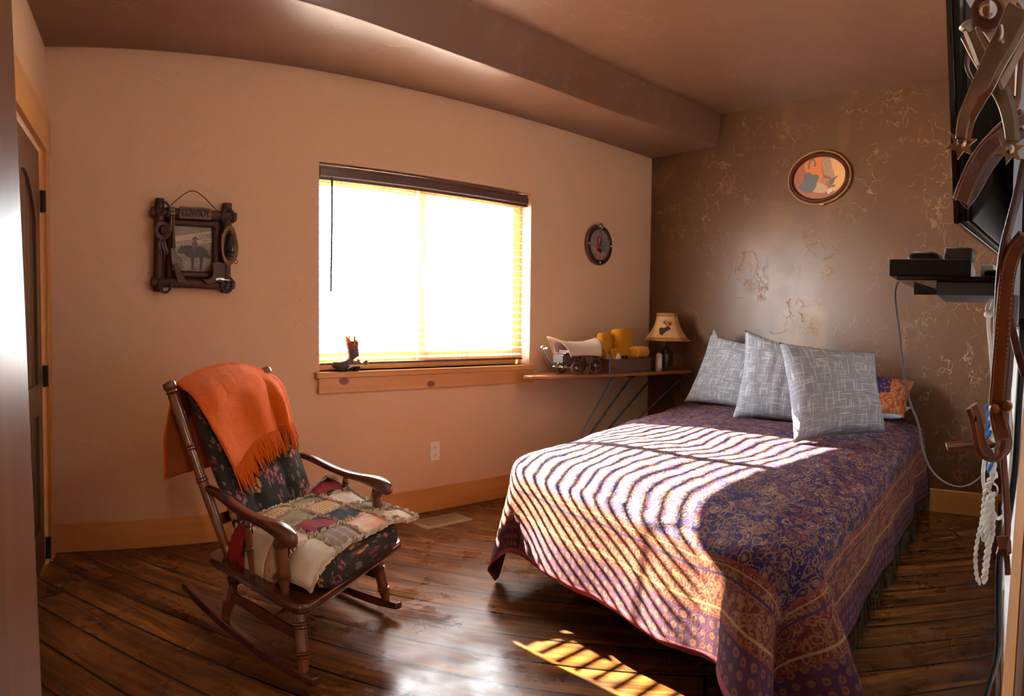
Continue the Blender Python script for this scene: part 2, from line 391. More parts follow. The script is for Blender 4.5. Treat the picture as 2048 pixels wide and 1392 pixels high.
def m_glass():
    m = bpy.data.materials.new('window_glass'); m.use_nodes = True; t = m.node_tree; t.nodes.clear()
    o = t.nodes.new('ShaderNodeOutputMaterial'); a = t.nodes.new('ShaderNodeBsdfTransparent'); g = t.nodes.new('ShaderNodeBsdfGlossy'); x = t.nodes.new('ShaderNodeMixShader')
    a.inputs[0].default_value = (.95, .97, .97, 1); g.inputs['Roughness'].default_value = .02; x.inputs[0].default_value = .06
    nz_ = t.nodes.new('ShaderNodeTexNoise'); nz_.inputs['Scale'].default_value = 3; bp = t.nodes.new('ShaderNodeBump'); bp.inputs['Strength'].default_value = .01
    t.links.new(nz_.outputs[0], bp.inputs['Height']); t.links.new(bp.outputs[0], g.inputs['Normal'])
    t.links.new(a.outputs[0], x.inputs[1]); t.links.new(g.outputs[0], x.inputs[2]); t.links.new(x.outputs[0], o.inputs[0]); return m

BSW = 2.39
M = {}
M['tan'] = m_plaster('tan_plaster', (.665, .435, .265), (.715, .48, .305), .62, .3)
M['brown'] = m_plaster('brown_glazed_plaster', (.088, .041, .021), (.145, .069, .029), .36, .42, (.36, .185, .072), .62, spec=.32)
M['ceil'] = m_plaster('brown_ceiling_plaster', (.165, .077, .046), (.20, .096, .055), .33, .18, (.30, .16, .09), .5, spec=.7)
M['white_wall'] = plain('white_wall_paint', (.78, .77, .75), .6, bump=.05)
M['floor'] = m_floor()
M['pine'] = m_wood('pine_trim', (.52, .23, .062), (.64, .30, .085), (.70, .36, .115), 0, .38, .055, 16, .2, .04, knotcol=(.16, .035, .012))
M['pine_y'] = m_wood('pine_trim_deep', (.52, .23, .062), (.64, .30, .085), (.70, .36, .115), 1, .38, .055, 16, .2, .04, knotcol=(.16, .035, .012))
M['pine_z'] = m_wood('pine_trim_upright', (.52, .23, .062), (.64, .30, .085), (.70, .36, .115), 2, .38, .04, 16, .2, .04, knotcol=(.16, .035, .012))
M['door'] = m_wood('stained_door', (.075, .032, .015), (.125, .056, .026), (.17, .078, .036), 2, .42, 0, 26, .1)
M['near_door'] = m_wood('glossy_stained_door', (.11, .038, .015), (.16, .058, .022), (.20, .078, .030), 2, .31, 0, 18, 0.0, spec=.14)
M['chairwood'] = m_wood('maple_stain', (.10, .027, .010), (.16, .046, .016), (.20, .064, .023), 2, .28, 0, 24, .5)
M['chairdark'] = m_wood('dark_maple_stain', (.055, .014, .008), (.085, .022, .011), (.11, .032, .014), 1, .26, 0, 20, .5)
M['boardwood'] = m_wood('varnished_board', (.20, .065, .020), (.27, .095, .03), (.33, .125, .042), 0, .25, 0, 20, .5)
M['traywood'] = m_wood('tray_wood', (.075, .026, .013), (.11, .04, .019), (.14, .055, .026), 0, .4, 0, 24)
M['log'] = m_wood('log_resin', (.045, .016, .011), (.075, .025, .017), (.11, .04, .024), 2, .5, 0, 40, 0, .3)
M['black'] = plain('black_plastic', (.006, .006, .0065), .42, spec=.3)
M['gloss_black'] = plain('gloss_black_plastic', (.008, .008, .009), .12)
M['grey_plastic'] = plain('grey_plastic', (.035, .034, .033), .45)
M['steel'] = plain('grey_metal', (.22, .22, .23), .38, .9)
M['chrome'] = plain('bright_steel', (.62, .60, .56), .2, 1.0, var=.2, sc=60)
M['oldsteel'] = plain('tarnished_steel', (.24, .165, .105), .38, 1.0, var=.45, sc=40)
M['bronze'] = plain('oil_rubbed_bronze', (.035, .022, .014), .35, .8)
M['iron'] = plain('dark_iron', (.022, .018, .018), .5, .4, var=.4, bump=.3)
M['white_plastic'] = plain('white_plastic', (.80, .78, .74), .4)
M['cream'] = plain('cream_plastic', (.74, .68, .54), .45)
M['ventm'] = plain('beige_metal', (.33, .23, .15), .4, .1)
M['dark'] = plain('black_void_cloth', (.012, .012, .014), .95)
M['valance'] = plain('brown_blind_wood', (.105, .05, .045), .35)
M['slat'] = plain('pale_blind_slat', (.80, .72, .66), .4)
M['glass'] = m_glass()
M['leather'] = None
M['towel'] = m_knit('gold_terry', (.60, .235, .010))
M['orange'] = m_knit('orange_wool', (.72, .13, .008))
M['linen'] = m_linen('grey_linen', (.225, .23, .25), (.48, .49, .51))
M['bluegrey'] = plain('blue_grey_cotton', (.20, .235, .29), .9, bump=.1)
M['canvas'] = plain('wagon_canvas', (.55, .43, .33), .85, var=.06, bump=.1)
M['floral'] = m_floral('dark_floral_cloth', sc=12.5, dens=1.2)
M['rope'] = plain('white_rope', (.62, .58, .50), .9, var=.2, sc=80, bump=.4)
M['tanrope'] = plain('tan_rope', (.30, .17, .07), .9, var=.3, sc=90, bump=.4)
M['snow'] = plain('pale_ground', (.75, .76, .8), .9)
def m_leather(name, a, b):
    n = NT(name); p = n.co(); f = n.noise(p, 60, 4, .6); g = n.noise(p, 6, 3)
    n.P(col=n.mix(g, a, b), rough=n.ramp(f, [(.3, .32), (.7, .5)]), spec=.5, nor=n.bump(n.vor(p, 260), .12, .002)); return n.m
M['leather'] = m_leather('bridle_leather', (.105, .026, .012), (.19, .055, .024))
M['leather2'] = m_leather('dark_leather', (.05, .014, .009), (.085, .026, .014))
M['bootbrown'] = m_leather('boot_leather', (.06, .026, .017), (.10, .045, .028))
M['boottan'] = m_leather('boot_tan_leather', (.42, .14, .045), (.50, .19, .06))
M['bootred'] = m_leather('boot_red_leather', (.20, .035, .030), (.27, .05, .04))
M['bootgrey'] = m_leather('boot_grey_leather', (.06, .055, .06), (.09, .08, .085))

M['shawl'] = m_bedspread()
M['fringe'] = plain('fringe_yarn', (.055, .045, .022), .9, var=.3)
def m_paisley2():
    n = NT('rust_paisley_cloth'); uv = n.co('UV'); X, Y, Z = n.sep(uv); w = n.vadd(uv, n.noise(uv, 16, 2, .5, 0, True), .05)
    d = n.vor(w, 30); g = n.ramp(d, [(.15, 1.0), (.22, 0.0), (.36, 0.0), (.4, 1.0), (.46, 1.0), (.5, 0.0)])
    rust = n.mix(g, (.25, .06, .025), (.42, .19, .07)); vio = n.mix(n.ramp(d, [(.3, 1.0), (.36, 0.0)]), (.03, .02, .07), (.28, .08, .05))
    n.P(col=n.mix(n.ma('MULTIPLY', n.ma('LESS_THAN', X, .16), n.ma('GREATER_THAN', Y, .16)), rust, vio), rough=.9, spec=.15, nor=n.bump(n.noise(uv, 200, 2), .3, .002)); return n.m
M['paisley2'] = m_paisley2()
M['qcream'] = m_patch('cream_flannel', (.50, .42, .31), (.58, .52, .42), 'n')
M['qrose'] = m_patch('rose_print', (.45, .33, .24), (.40, .10, .09), 'roses')
M['qsage'] = m_patch('sage_print', (.15, .125, .06), (.24, .19, .10), 'n')
M['qdark'] = m_patch('dark_rose_print', (.022, .024, .034), (.42, .18, .13), 'roses')
M['qred'] = m_patch('red_print', (.22, .02, .025), (.07, .03, .02), 'roses')
M['qplaid'] = m_patch('pink_plaid', (.42, .20, .17), (.17, .16, .11), 'plaid')
M['qdot'] = m_patch('tan_dotted', (.42, .27, .14), (.24, .13, .055), 'dots')
M['qcoral'] = m_patch('coral_print', (.52, .16, .09), (.56, .40, .30), 'n')
M['fray'] = plain('frayed_cotton', (.66, .56, .46), 1.0, var=.35, sc=40)
M['photo'] = plain('faded_photograph', (.27, .225, .175), .45, var=.5, sc=35)
M['ph_pale'] = plain('photo_pale', (.52, .47, .39), .5, var=.15)
M['ph_mid'] = plain('photo_mid', (.12, .10, .08), .5, var=.3)
M['ph_dark'] = plain('photo_dark', (.060, .048, .038), .5, var=.3)
M['signwood'] = m_wood('sign_wood', (.10, .034, .018), (.19, .075, .04), (.27, .12, .07), 0, .55, 0, 60, 0, .3)
M['rim'] = m_leather('clock_rim_leather', (.022, .012, .016), (.035, .018, .024))
M['brass'] = plain('aged_brass', (.40, .20, .08), .3, 1.0, var=.3)
M['clockface'] = plain('clock_print', (.26, .20, .19), .35, var=.5, sc=45)
M['cl_pink'] = plain('clock_print_pink', (.36, .21, .18), .4, var=.2)
M['cl_green'] = plain('clock_print_green', (.12, .15, .14), .4, var=.3)
M['ropegold'] = plain('gilt_rope', (.40, .17, .055), .6, var=.3, sc=90)
M['pic_clay'] = plain('paint_clay', (.34, .105, .055), .55, var=.12, sc=9)
M['pic_orange'] = plain('paint_orange', (.62, .17, .03), .55, var=.06)
M['pic_sand'] = plain('paint_sand', (.70, .36, .13), .55, var=.06)
M['pic_tan'] = plain('paint_tan', (.36, .20, .11), .55, var=.12)
M['pic_tan2'] = plain('paint_light_tan', (.50, .29, .14), .55, var=.12)
M['pic_grey'] = plain('paint_grey', (.115, .115, .12), .55, var=.15)
M['pic_white'] = plain('paint_white', (.60, .48, .40), .55, var=.1)
M['grey_wood'] = plain('weathered_wood', (.055, .040, .032), .6, var=.4, sc=60)
M['kraft'] = plain('kraft_paper', (.32, .19, .10), .8)
M['lotion'] = plain('pink_lotion', (.50, .34, .34), .3)
M['carved'] = plain('carved_resin', (.030, .012, .011), .4, var=.4, sc=60, bump=.3)
M['elk'] = plain('elk_brown', (.060, .024, .018), .8)
def m_shade():
    n = NT('parchment_shade'); uv = n.co('UV'); X, Y, Z = n.sep(uv); p = n.co()
    e = n.ma('MINIMUM', n.ma('SUBTRACT', Y, n.ma('MULTIPLY', n.noise(p, 40, 3), .04)), n.ma('SUBTRACT', .985, Y))
    c = n.mix(n.noise(p, 14, 4), (.50, .27, .10), (.60, .36, .16)); c = n.mix(n.ma('LESS_THAN', e, .10), c, n.mix(n.noise(p, 60, 3), (.24, .10, .03), (.42, .20, .07)))
    n.P(col=c, rough=.75, spec=.2); return n.m
M['shade'] = m_shade()
M['cord'] = plain('grey_cord', (.13, .11, .10), .5)
M['bluecord'] = plain('blue_cord', (.02, .16, .52), .7, var=.2)
M['paleblue'] = plain('pale_blue_edge', (.45, .58, .72), .5)
M['thread'] = plain('pale_thread', (.48, .30, .20), .8)
M['brassy'] = plain('worn_brass', (.42, .25, .11), .32, 1.0, var=.35, sc=60)

M['pewter'] = plain('pewter_resin', (.13, .11, .085), .4, .5, var=.4, sc=60, bump=.3)
# ------------------------------------------------------------------ the setting
WT = .17                                 # wall thickness
X0, X1, Z0, Z1 = 1.60, 3.135, .862, 1.997    # window opening
CR = (xb(.55), .55)                      # corner dark wall / entry wall
cx_r = (CR[0])
# floor: follows the room's outline plus the doorway strip
b = MB(); b.lohi((-1.6, -2.2, -.08), (4.75, 3.56, 0)); struct('floor', b, M['floor'], smooth=0)
b = MB(); b.lohi((-1.6, -2.2, ZC), (4.75, 3.56, ZC+.1)); struct('ceiling', b, M['ceil'], smooth=0)
# dropped soffit over the window side with its beam face
low = [(-.4, 2.60), (.4, 2.63), (1.18, 2.70), (1.86, 2.80), (2.4, 2.845), (3.23, 2.865), (3.8, 2.82), (4.36, 2.735), (4.5, 2.71)]
low = [(p.x, p.y) for p in spline([(x, y, 0) for x, y in low], 5)]
b = MB(); n = len(low)
def soft(x, y):                          # rounded lower arris
    d = .10 if x < 3.0 else lerp(.10, 0.02, (x-3.0)/1.4)
    return [(y+.022, ZS), (y+.007, ZS+.006), (y, ZS+.022), (y-.004, ZS+.05), (y-d, ZC)]
sec = [soft(x, y) for x, y in low]; k = len(sec[0])+2
vs = []
for (x, y), s in zip(low, sec):
    vs += [(x, 3.42, ZC), (x, 3.42, ZS)]+[(x, a, c) for a, c in s]
fs = [(i*k+j, i*k+(j+1) % k, (i+1)*k+(j+1) % k, (i+1)*k+j) for i in range(n-1) for j in range(k)]
fs += [tuple(range(k)), tuple(reversed(range((n-1)*k, n*k)))]
b.add(vs, fs); struct('ceiling_soffit', b, M['ceil'], smooth=40)
# window wall, pierced
b = MB()
xs = (-.5, X0, X1, 4.75); zs = (0, Z0, Z1, ZC)
for i in range(3):
    for j in range(3):
        if (i, j) != (1, 1): b.lohi((xs[i], DW, zs[j]), (xs[i+1]-(.1 if (i, j) == (0, 1) else 0), DW+WT, zs[j+1]))
b.lohi((X0-.1, DW, Z0), (X0, DW+.082, Z1))
bm = bmesh.new()
o = struct('wall_window', b, M['tan'], smooth=0)
me = o.data; bm.from_mesh(me); bmesh.ops.remove_doubles(bm, verts=bm.verts, dist=1e-5)
seen = {}
for f in bm.faces: seen.setdefault(tuple(sorted(v.index for v in f.verts)), []).append(f)
bmesh.ops.delete(bm, geom=[f for g in seen.values() if len(g) > 1 for f in g], context='FACES'); bm.to_mesh(me); bm.free()
# dark wall
b = MB(); b.hexa([(xb(3.6), 3.6, 0), (xb(-.2), -.2, 0), (xb(-.2)+.15, -.2, 0), (xb(3.6)+.15, 3.6, 0), (xb(3.6), 3.6, ZC), (xb(-.2), -.2, ZC), (xb(-.2)+.15, -.2, ZC), (xb(3.6)+.15, 3.6, ZC)])
struct('wall_headboard', b, M['brown'], smooth=0)
# closet wall with the door opening
LDIR = V((-SK, -1, 0)).normalized(); LN = V((1, -SK, 0)).normalized()     # along the wall towards the viewer / into the room
LC = V((XL, DW, 0))
def lp(s, z=0, off=0): return LC+LDIR*s+LN*off+V((0, 0, z))
D0, D1, DZ = .175, .93, 1.935
def lbox(b, s0, s1, z0, z1, o0, o1):
    b.hexa([lp(s0, z0, o0), lp(s1, z0, o0), lp(s1, z0, o1), lp(s0, z0, o1), lp(s0, z1, o0), lp(s1, z1, o0), lp(s1, z1, o1), lp(s0, z1, o1)]); return b
b = MB(); lbox(b, -.1, D0, 0, ZC, -.12, 0); lbox(b, D1, 3.75, 0, ZC, -.12, 0); lbox(b, D0, D1, DZ, ZC, -.12, 0)
struct('wall_closet', b, M['tan'], smooth=0)
# entry wall: Y = RA + RS X, doorway where the photographer stands
EDIR = V((1, RS, 0)).normalized(); EN = V((-RS, 1, 0)).normalized(); EC = V((0, RA, 0))
def ep(s, z=0, off=0): return EC+EDIR*s+EN*off+V((0, 0, z))
def ebox(b, s0, s1, z0, z1, o0, o1):
    b.hexa([ep(s0, z0, o0), ep(s1, z0, o0), ep(s1, z0, o1), ep(s0, z0, o1), ep(s0, z1, o0), ep(s1, z1, o0), ep(s1, z1, o1), ep(s0, z1, o1)]); return b
b = MB(); ebox(b, .36, 4.5, 0, ZC, -.13, 0); ebox(b, -.9, -.31, 0, ZC, -.13, 0); ebox(b, -.31, .36, 2.05, ZC, -.13, 0)
struct('wall_entry', b, M['white_wall'], smooth=0)
# hall behind the doorway
b = MB(); b.lohi((-1.6, -2.2, 0), (4.75, -2.1, ZC)); b.lohi((-1.6, -2.2, 0), (-1.5, 3.5, ZC)); b.lohi((4.65, -2.2, 0), (4.75, .3, ZC))
struct('wall_hall', b, M['tan'], smooth=0)

# window: frame, sashes, glass, lock
win = thing('window_1', 'pine framed sliding window in the tan wall', 'window', (2.37, DW, Z0)); win['kind'] = 'structure'
yf = DW+.085
b = MB(); t = .045
b.lohi((X0-.095, yf, Z0), (X0-.095+t, yf+.08, Z1)); b.lohi((X1-.028, yf, Z0), (X1, yf+.08, Z1)); b.lohi((X0-.095+t, yf, Z1-t), (X1-t, yf+.08, Z1)); b.lohi((X0-.095+t, yf, Z0), (X1-t, yf+.08, Z0+t))
part('window_frame', b, M['pine_z'], win, bevel=.004, smooth=0)
xm = 2.335
for (a, c, oy) in ((X0-.095+t, xm+.03, .042), (xm-.03, X1-.028, .004)):
    b = MB(); s = .052; y0 = yf+oy
    b.lohi((a, y0, Z0+t), (a+s, y0+.034, Z1-t)); b.lohi((c-s, y0, Z0+t), (c, y0+.034, Z1-t)); b.lohi((a+s, y0, Z1-t-s), (c-s, y0+.034, Z1-t)); b.lohi((a+s, y0, Z0+t), (c-s, y0+.034, Z0+t+s))
    f = part('sash', b, M['pine_z'], win, bevel=.003, smooth=0)
    b = MB(); b.lohi((a+s-.005, y0+.014, Z0+t+s-.005), (c-s+.005, y0+.018, Z1-t-s+.005)); part('glass_pane', b, M['glass'], f, smooth=0)
b = MB(); b.lohi((xm-.012, yf-.012, 1.33), (xm+.012, yf+.004, 1.50)); b.tube([(xm, yf-.018, 1.36), (xm, yf-.034, 1.40), (xm, yf-.018, 1.47)], .007, 8)
part('sash_lock', b, M['cream'], win, bevel=.002)
# sill and apron
b = MB(); b.lohi((X0-.03, DW-.035, Z0-.034), (X1+.035, DW+.10, Z0)); struct('trim_1', b, M['pine'], bevel=.004, smooth=0)
b = MB(); b.lohi((X0-.012, DW-.02, Z0-.118), (X1+.022, DW, Z0-.034)); struct('trim_2', b, M['pine'], bevel=.002, smooth=0)
# baseboards
b = MB(); b.lohi((XL+.01, DW-.018, 0), (DB, DW, .143)); struct('baseboard_window', b, M['pine'], bevel=.003, smooth=0)
b = MB(); e = .02
b.hexa([(xb(3.36)-e, 3.36, 0), (xb(.54)-e, .54, 0), (xb(.54)+.01, .54, 0), (xb(3.36)+.01, 3.36, 0), (xb(3.36)-e, 3.36, .143), (xb(.54)-e, .54, .143), (xb(.54)+.01, .54, .143), (xb(3.36)+.01, 3.36, .143)])
struct('baseboard_headboard', b, M['pine_y'], bevel=.003, smooth=0)
b = MB(); ebox(b, .70, 4.2, 0, .12, 0, .018); struct('baseboard_entry', b, M['chairdark'], bevel=.003, smooth=0)

# closet door: two panel plank door in the closet wall
door = thing('door_1', 'dark stained plank panel closet door with arched top panel', 'door', lp(.55)); door['kind'] = 'structure'
W_ = D1-D0-.03; s0 = D0+.018
def dp(a, z, off): return lp(s0+a, z, off)
def dprism(b, poly, o0, o1):
    m = len(poly); A = [dp(a, z, o0) for a, z in poly]; B = [dp(a, z, o1) for a, z in poly]
    b.add(A+B, [tuple(range(m)), tuple(reversed(range(m, 2*m)))]+[(i, m+i, m+(i+1) % m, (i+1) % m) for i in range(m)])
b = MB(); st = .105; zt = DZ-.012; pb, pt, mr0, mr1 = .20, 1.77, .72, .86
dprism(b, [(0, .01), (st, .01), (st, zt), (0, zt)], -.045, -.008); dprism(b, [(W_-st, .01), (W_, .01), (W_, zt), (W_-st, zt)], -.045, -.008)
dprism(b, [(st, .01), (W_-st, .01), (W_-st, pb), (st, pb)], -.045, -.008); dprism(b, [(st, mr0), (W_-st, mr0), (W_-st, mr1), (st, mr1)], -.045, -.008)
arch = [(st, zt), (st, 1.60)]+[(st+(W_-2*st)*i/12, 1.60+.17*math.sin(PI*i/12)**.8) for i in range(1, 12)]+[(W_-st, 1.60), (W_-st, zt)]
for i in range(1, len(arch)-2):
    (a0, z0), (a1, z1) = arch[i], arch[i+1]; dprism(b, [(a0, z0), (a1, z1), (a1, zt), (a0, zt)], -.045, -.008)
part('door_frame', b, M['door'], door, smooth=0)
b = MB(); nb = 6
for i in range(nb):
    a0 = st+(W_-2*st)*i/nb; a1 = st+(W_-2*st)*(i+1)/nb-.006
    dprism(b, [(a0, .15), (a1, .15), (a1, 1.79), (a0, 1.79)], -.040, -.022)
dprism(b, [(st, .15), (W_-st, .15), (W_-st, 1.79), (st, 1.79)], -.044, -.036)
part('plank_panel', b, M['door'], door, smooth=0)
kp = dp(W_-.065, .862-.19, -.008)
b = MB(); q = LN
b.lathe(kp, kp+q*.062, [(0, .032), (.06, .033), (.14, .028), (.2, .013), (.45, .012), (.55, .022), (.72, .031), (.88, .029), (1, .012)], 20)
part('door_knob', b, M['bronze'], door, 'bronze knob')
for z in (1.70, .89, .08):
    b = MB(); h = .1
    lbox(b, D0-.012, D0+.016, z-h/2+.0, z+h/2, -.006, .012); b.tube([lp(D0+.003, z-h/2, .013), lp(D0+.003, z+h/2, .013)], .007, 10)
    part('hinge', b, M['iron'], door)
# casing of the closet door
b = MB(); lbox(b, .055, .145, 0, DZ+.01, 0, .022); struct('trim_3', b, M['pine_z'], bevel=.003, smooth=0)
b = MB(); lbox(b, .145, D0, 0, DZ, -.12, .006); lbox(b, D1, D1+.03, 0, DZ, -.12, .006); struct('trim_4', b, M['pine_z'], smooth=0)
b = MB(); lbox(b, .03, D1+.18, DZ+.005, DZ+.175, 0, .026); struct('trim_5', b, M['pine_y'], bevel=.003, smooth=0)
b = MB(); lbox(b, D1+.03, D1+.12, 0, DZ+.005, 0, .022); struct('trim_6', b, M['pine_z'], bevel=.003, smooth=0)

# entry door, standing open beside the viewer
dd = thing('door_2', 'open glossy brown entry door at the left edge of the view', 'door', (-.2, .3, .01)); dd['kind'] = 'structure'
hz, fe = V((-.285, -.052, 0)), V((.0125, .72, 0)); ddir = (fe-hz).normalized(); dn = V((ddir.y, -ddir.x, 0))
b = MB(); A = hz; B = fe; th = .035
tilt = .0265                              # hangs slightly out of plumb
def tl(p, z): return p+V((tilt*(1.1-z), 0, z))
b.hexa([tl(A, .012), tl(B, .012), tl(B-dn*th, .012), tl(A-dn*th, .012), tl(A, 2.03), tl(B, 2.03), tl(B-dn*th, 2.03), tl(A-dn*th, 2.03)])
part('door_leaf', b, M['near_door'], dd, smooth=0, bevel=.003)
# casing and jamb of the entry doorway at the right edge of the view
b = MB()
def cas(x, ratio, z): return V((x, x*ratio-.041*(z-1.0)*x/.62, z))
q = [cas(.62, .1085, 0), cas(.45, .0975, 0), ep(.45, 0, -.02), ep(.63, 0, -.02)]
q2 = [cas(.62, .1085, 1.2), cas(.45, .0975, 1.2), ep(.45, 1.2, -.02), ep(.63, 1.2, -.02)]
b.hexa(q+q2); struct('trim_7', b, M['pine_z'], smooth=0)
b = MB(); b.hexa([cas(.449, .0955, 0), cas(.36, .088, 0), ep(.36, 0, -.14), ep(.449, 0, -.14), cas(.449, .0955, 1.2), cas(.36, .088, 1.2), ep(.36, 1.2, -.14), ep(.449, 1.2, -.14)])
struct('trim_8', b, M['door'], smooth=0)
SUN_E, SKY_E, EXPO = 76.0, 24.0, 1.12
ROOM_FILL_E, HALL_FILL_E = 10.0, 22.0  # strength of the added room and hall fill lights
# ------------------------------------------------------------------ window blind
bl = thing('window_blind', 'half open pale slatted blind with brown valance, hung inside the window', 'blind', (2.37, DW+.03, Z1))
b = MB(); hx0, hx1 = X0+.006, X1-.028
prof = [(0, 0), (0, -.016), (-.008, -.020), (-.008, -.058), (0, -.064), (0, -.078), (.012, -.078), (.012, 0)]
b.prism([(y, z) for y, z in prof], (hx0, DW+.004, Z1-.014), (0, 1, 0), (0, 0, 1), (hx1-hx0, 0, 0))
for x in (hx0, hx1-.010): b.lohi((x, DW+.016, Z1-.092), (x+.010, DW+.062, Z1-.014))
part('valance', b, M['valance'], bl, 'brown moulded valance', smooth=0)
b = MB(); b.lohi((X0+.015, DW+.018, Z1-.055), (X1-.05, DW+.062, Z1-.012)); part('headrail', b, M['iron'], bl, smooth=0)
NS = 22; ztop, zbot = Z1-.10, Z0+.070; sy = DW+.040; ta = math.radians(11)
b = MB(); hw = .0232
for k in (0,):
    pts = [(-hw, -.0005), (-hw*.5, .0012), (0, .0018), (hw*.5, .0012), (hw, -.0005), (hw, -.003), (0, -.001), (-hw, -.003)]
    b.prism([(y*math.cos(ta)-z*math.sin(ta), y*math.sin(ta)+z*math.cos(ta)) for y, z in pts], (X0+.014, sy, 0), (0, 1, 0), (0, 0, 1), (X1-.05-X0-.014, 0, 0))
first = None
for i in range(NS):
    z = lerp(zbot, ztop, i/(NS-1))
    if first is None:
        first = part('slat', b, M['slat'], bl, smooth=30); first.location = V((0, 0, Z1+z-Z1))
    else:
        c = first.copy(); C.objects.link(c); c.parent = bl; c.location = V((0, 0, z))
b = MB(); b.lohi((X0+.014, sy-.024, zbot-.036), (X1-.05, sy+.024, zbot-.023)); part('bottom_rail', b, M['valance'], bl, bevel=.003, smooth=0)
for x in (X0+.14, 2.05, 2.62, X1-.17):
    b = MB()
    for yy in (sy-.026, sy+.026): b.tube([(x, yy, Z1-.08), (x, yy, zbot-.03)], .0011, 5)
    part('ladder_cord', b, M['valance'], bl)
b = MB(); b.tube([(X0+.075, DW-.004, Z1-.09), (X0+.070, DW-.012, 1.66), (X0+.066, DW-.008, 1.30)], .0058, 8); b.tube([(X0+.075, DW+.004, Z1-.075), (X0+.075, DW-.004, Z1-.09)], .003, 6)
part('tilt_wand', b, M['iron'], bl, 'dark brown wand')

# ------------------------------------------------------------------ bed: frame, box spring, mattress
ZB = .575
KB = 1.046
HL, HR, FR, FL = V((4.345, 2.945, 0)), V((4.215, 1.115, 0)), V((1.60, .765, 0)), V((1.935, 2.19, 0))
def quad(a, c):                           # a 0..1 across from the window side, c 0..1 from foot to head
    return (FL*(1-a)+FR*a)*(1-c)+(HL*(1-a)+HR*a)*c
bed = thing('bed', 'bed base and mattress under the paisley shawl against the dark wall', 'bed', (2.95, 1.68, 0))
def slab(inset, z0, z1):
    q = [quad(a, c) for a, c in ((inset, inset*.8), (1-inset, inset*.8), (1-inset, 1), (inset, 1))]
    return MB().hexa([V((p.x, p.y, z0)) for p in q]+[V((p.x, p.y, z1)) for p in q])
part('mattress', slab(.035, .365, ZB-.02), M['bluegrey'], bed, bevel=.05, seg=4)
part('box_spring', slab(.04, .175, .36), M['dark'], bed, bevel=.02)
for a, c in ((.2, .2), (.8, .2), (.2, .9), (.8, .9)):
    b = MB(); p = quad(a, c); b.lathe((p.x, p.y, 0), (p.x, p.y, .14), [(0, .03), (.2, .03), (.25, .022), (1, .022)], 12)
    part('leg', b, M['iron'], bed)
fr = slab(.045, .135, .172); part('bed_frame', fr, M['iron'], bed)

# the shawl: a rectangle of cloth laid over the mattress, hanging at the foot and both sides
WT_ = 1.52; LT = 2.38
drL, drR, drF = .40, .47, .395
BSWx = WT_+drL+drR
RC = .17                                  # plan radius of the foot corners
EDL, EDR, EDF = (HL-FL).normalized(), (HR-FR).normalized(), (FR-FL).normalized()
ENL, ENR, ENF = V((-EDL.y, EDL.x, 0)), V((EDR.y, -EDR.x, 0)), V((EDF.y, -EDF.x, 0))
if ENF.x > 0: ENF = -ENF
def shawl(u, v):
    s = u*BSWx-drL; t = v*(LT+drF)-drF     # cloth position relative to the mattress edges
    cs = min(max(s, RC), WT_-RC); ct = max(t, RC); us = s-cs; ut = t-ct; dd = math.hypot(us, ut)
    z = ZB+.006*math.sin(7*s+2)*math.sin(5*t+1)+.014*nz(s*3, t*3, 1)+.004*nz(s*11, t*11, 4)
    z += .018*math.sin(PI*min(max(s/WT_, 0), 1))*min(1, max(t, 0)/.3)
    if dd <= RC:
        e = quad(s/WT_, min(t/LT, 1)); return V((e.x, e.y, z-.032*(dd/RC)**2))
    z -= .032
    e = quad((cs+us*RC/dd)/WT_, min((ct+ut*RC/dd)/LT, 1)); d = dd-RC
    en = ENL if us < 0 else ENR
    n = (en*abs(us)+ENF*abs(ut)).normalized()
    RHO = .085; q = PI*RHO/2
    if d < q: ro = RHO*math.sin(d/RHO); dz = RHO*(1-math.cos(d/RHO))
    else: ro = RHO; dz = RHO+(d-q)
    hang = max(0, d-.10); off = V((0, 0, 0))
    if us and ut:
        ph = math.atan2(abs(ut), abs(us)); k = min(1, hang/.42); big = 1.0 if us > 0 else .62
        sd = math.sin(ph*2)**.5
        ro += sd*k*(big*(.115*math.sin(ph*6+(.4 if us > 0 else 1.2))+.055)+.04)
        off = EDF*(k*sd*.07*math.sin(ph*6+1)); dz *= 1-.05*k*sd
        w = t if abs(us) > abs(ut) else s
    else: w = t if us else s; sd = 0
    ro += (1-sd)*(hang*(.06+.05*nz(w*2.2, .3 if us else 5, 0))+min(1, hang/.3)*(.012*math.sin(w*11+(1 if us else 2))+.022*nz(w*5, hang*2, 3)))
    zz = z-dz
    if zz < .012: ro += (.012-zz)*.5; zz = .012+.004*nz(s*9, t*9)
    kk = min(1, d/.16); return V((e.x, e.y, zz))+n*(ro-.035*kk*kk*(3-2*kk))+off
b = MB(); b.grid(shawl, 150, 150, uvf=lambda u, v: (u*BSWx, v*(LT+drF)))
shw = single('bedspread', b, M['shawl'], 'violet and gold paisley shawl with red borders draped over the bed', 'bedspread', (2.95, 1.68, ZB), smooth=180, fix=False)
md = shw.modifiers.new('thick', 'SOLIDIFY'); md.thickness = .004; md.offset = -1
# knotted fringe along the near side hem
b = MB(); N_ = 95
for i in range(N_):
    v = lerp(.165, .97, (i+.5)/N_); p = shawl(1, v); p2 = shawl(.995, v); n = (p-p2); dv = V((rnd.uniform(-.018, .018), rnd.uniform(-.012, .006), 0))
    L = rnd.uniform(.07, .11)
    if p.z-L < .006: L = max(.012, p.z-.006)
    dn_ = V((0, 0, -1)); pts = [p+V((0, 0, .004)), p+dn_*(L*.4)+dv*.4, p+dn_*(L*.75)+dv*.6, p+dn_*L+dv*1.3]
    b.tube(pts, [.0024, .0026, .0040, .0018], 5)
fg = part('fringe', b, M['fringe'], shw, 'knotted dark gold fringe'); fg['kind'] = 'stuff'

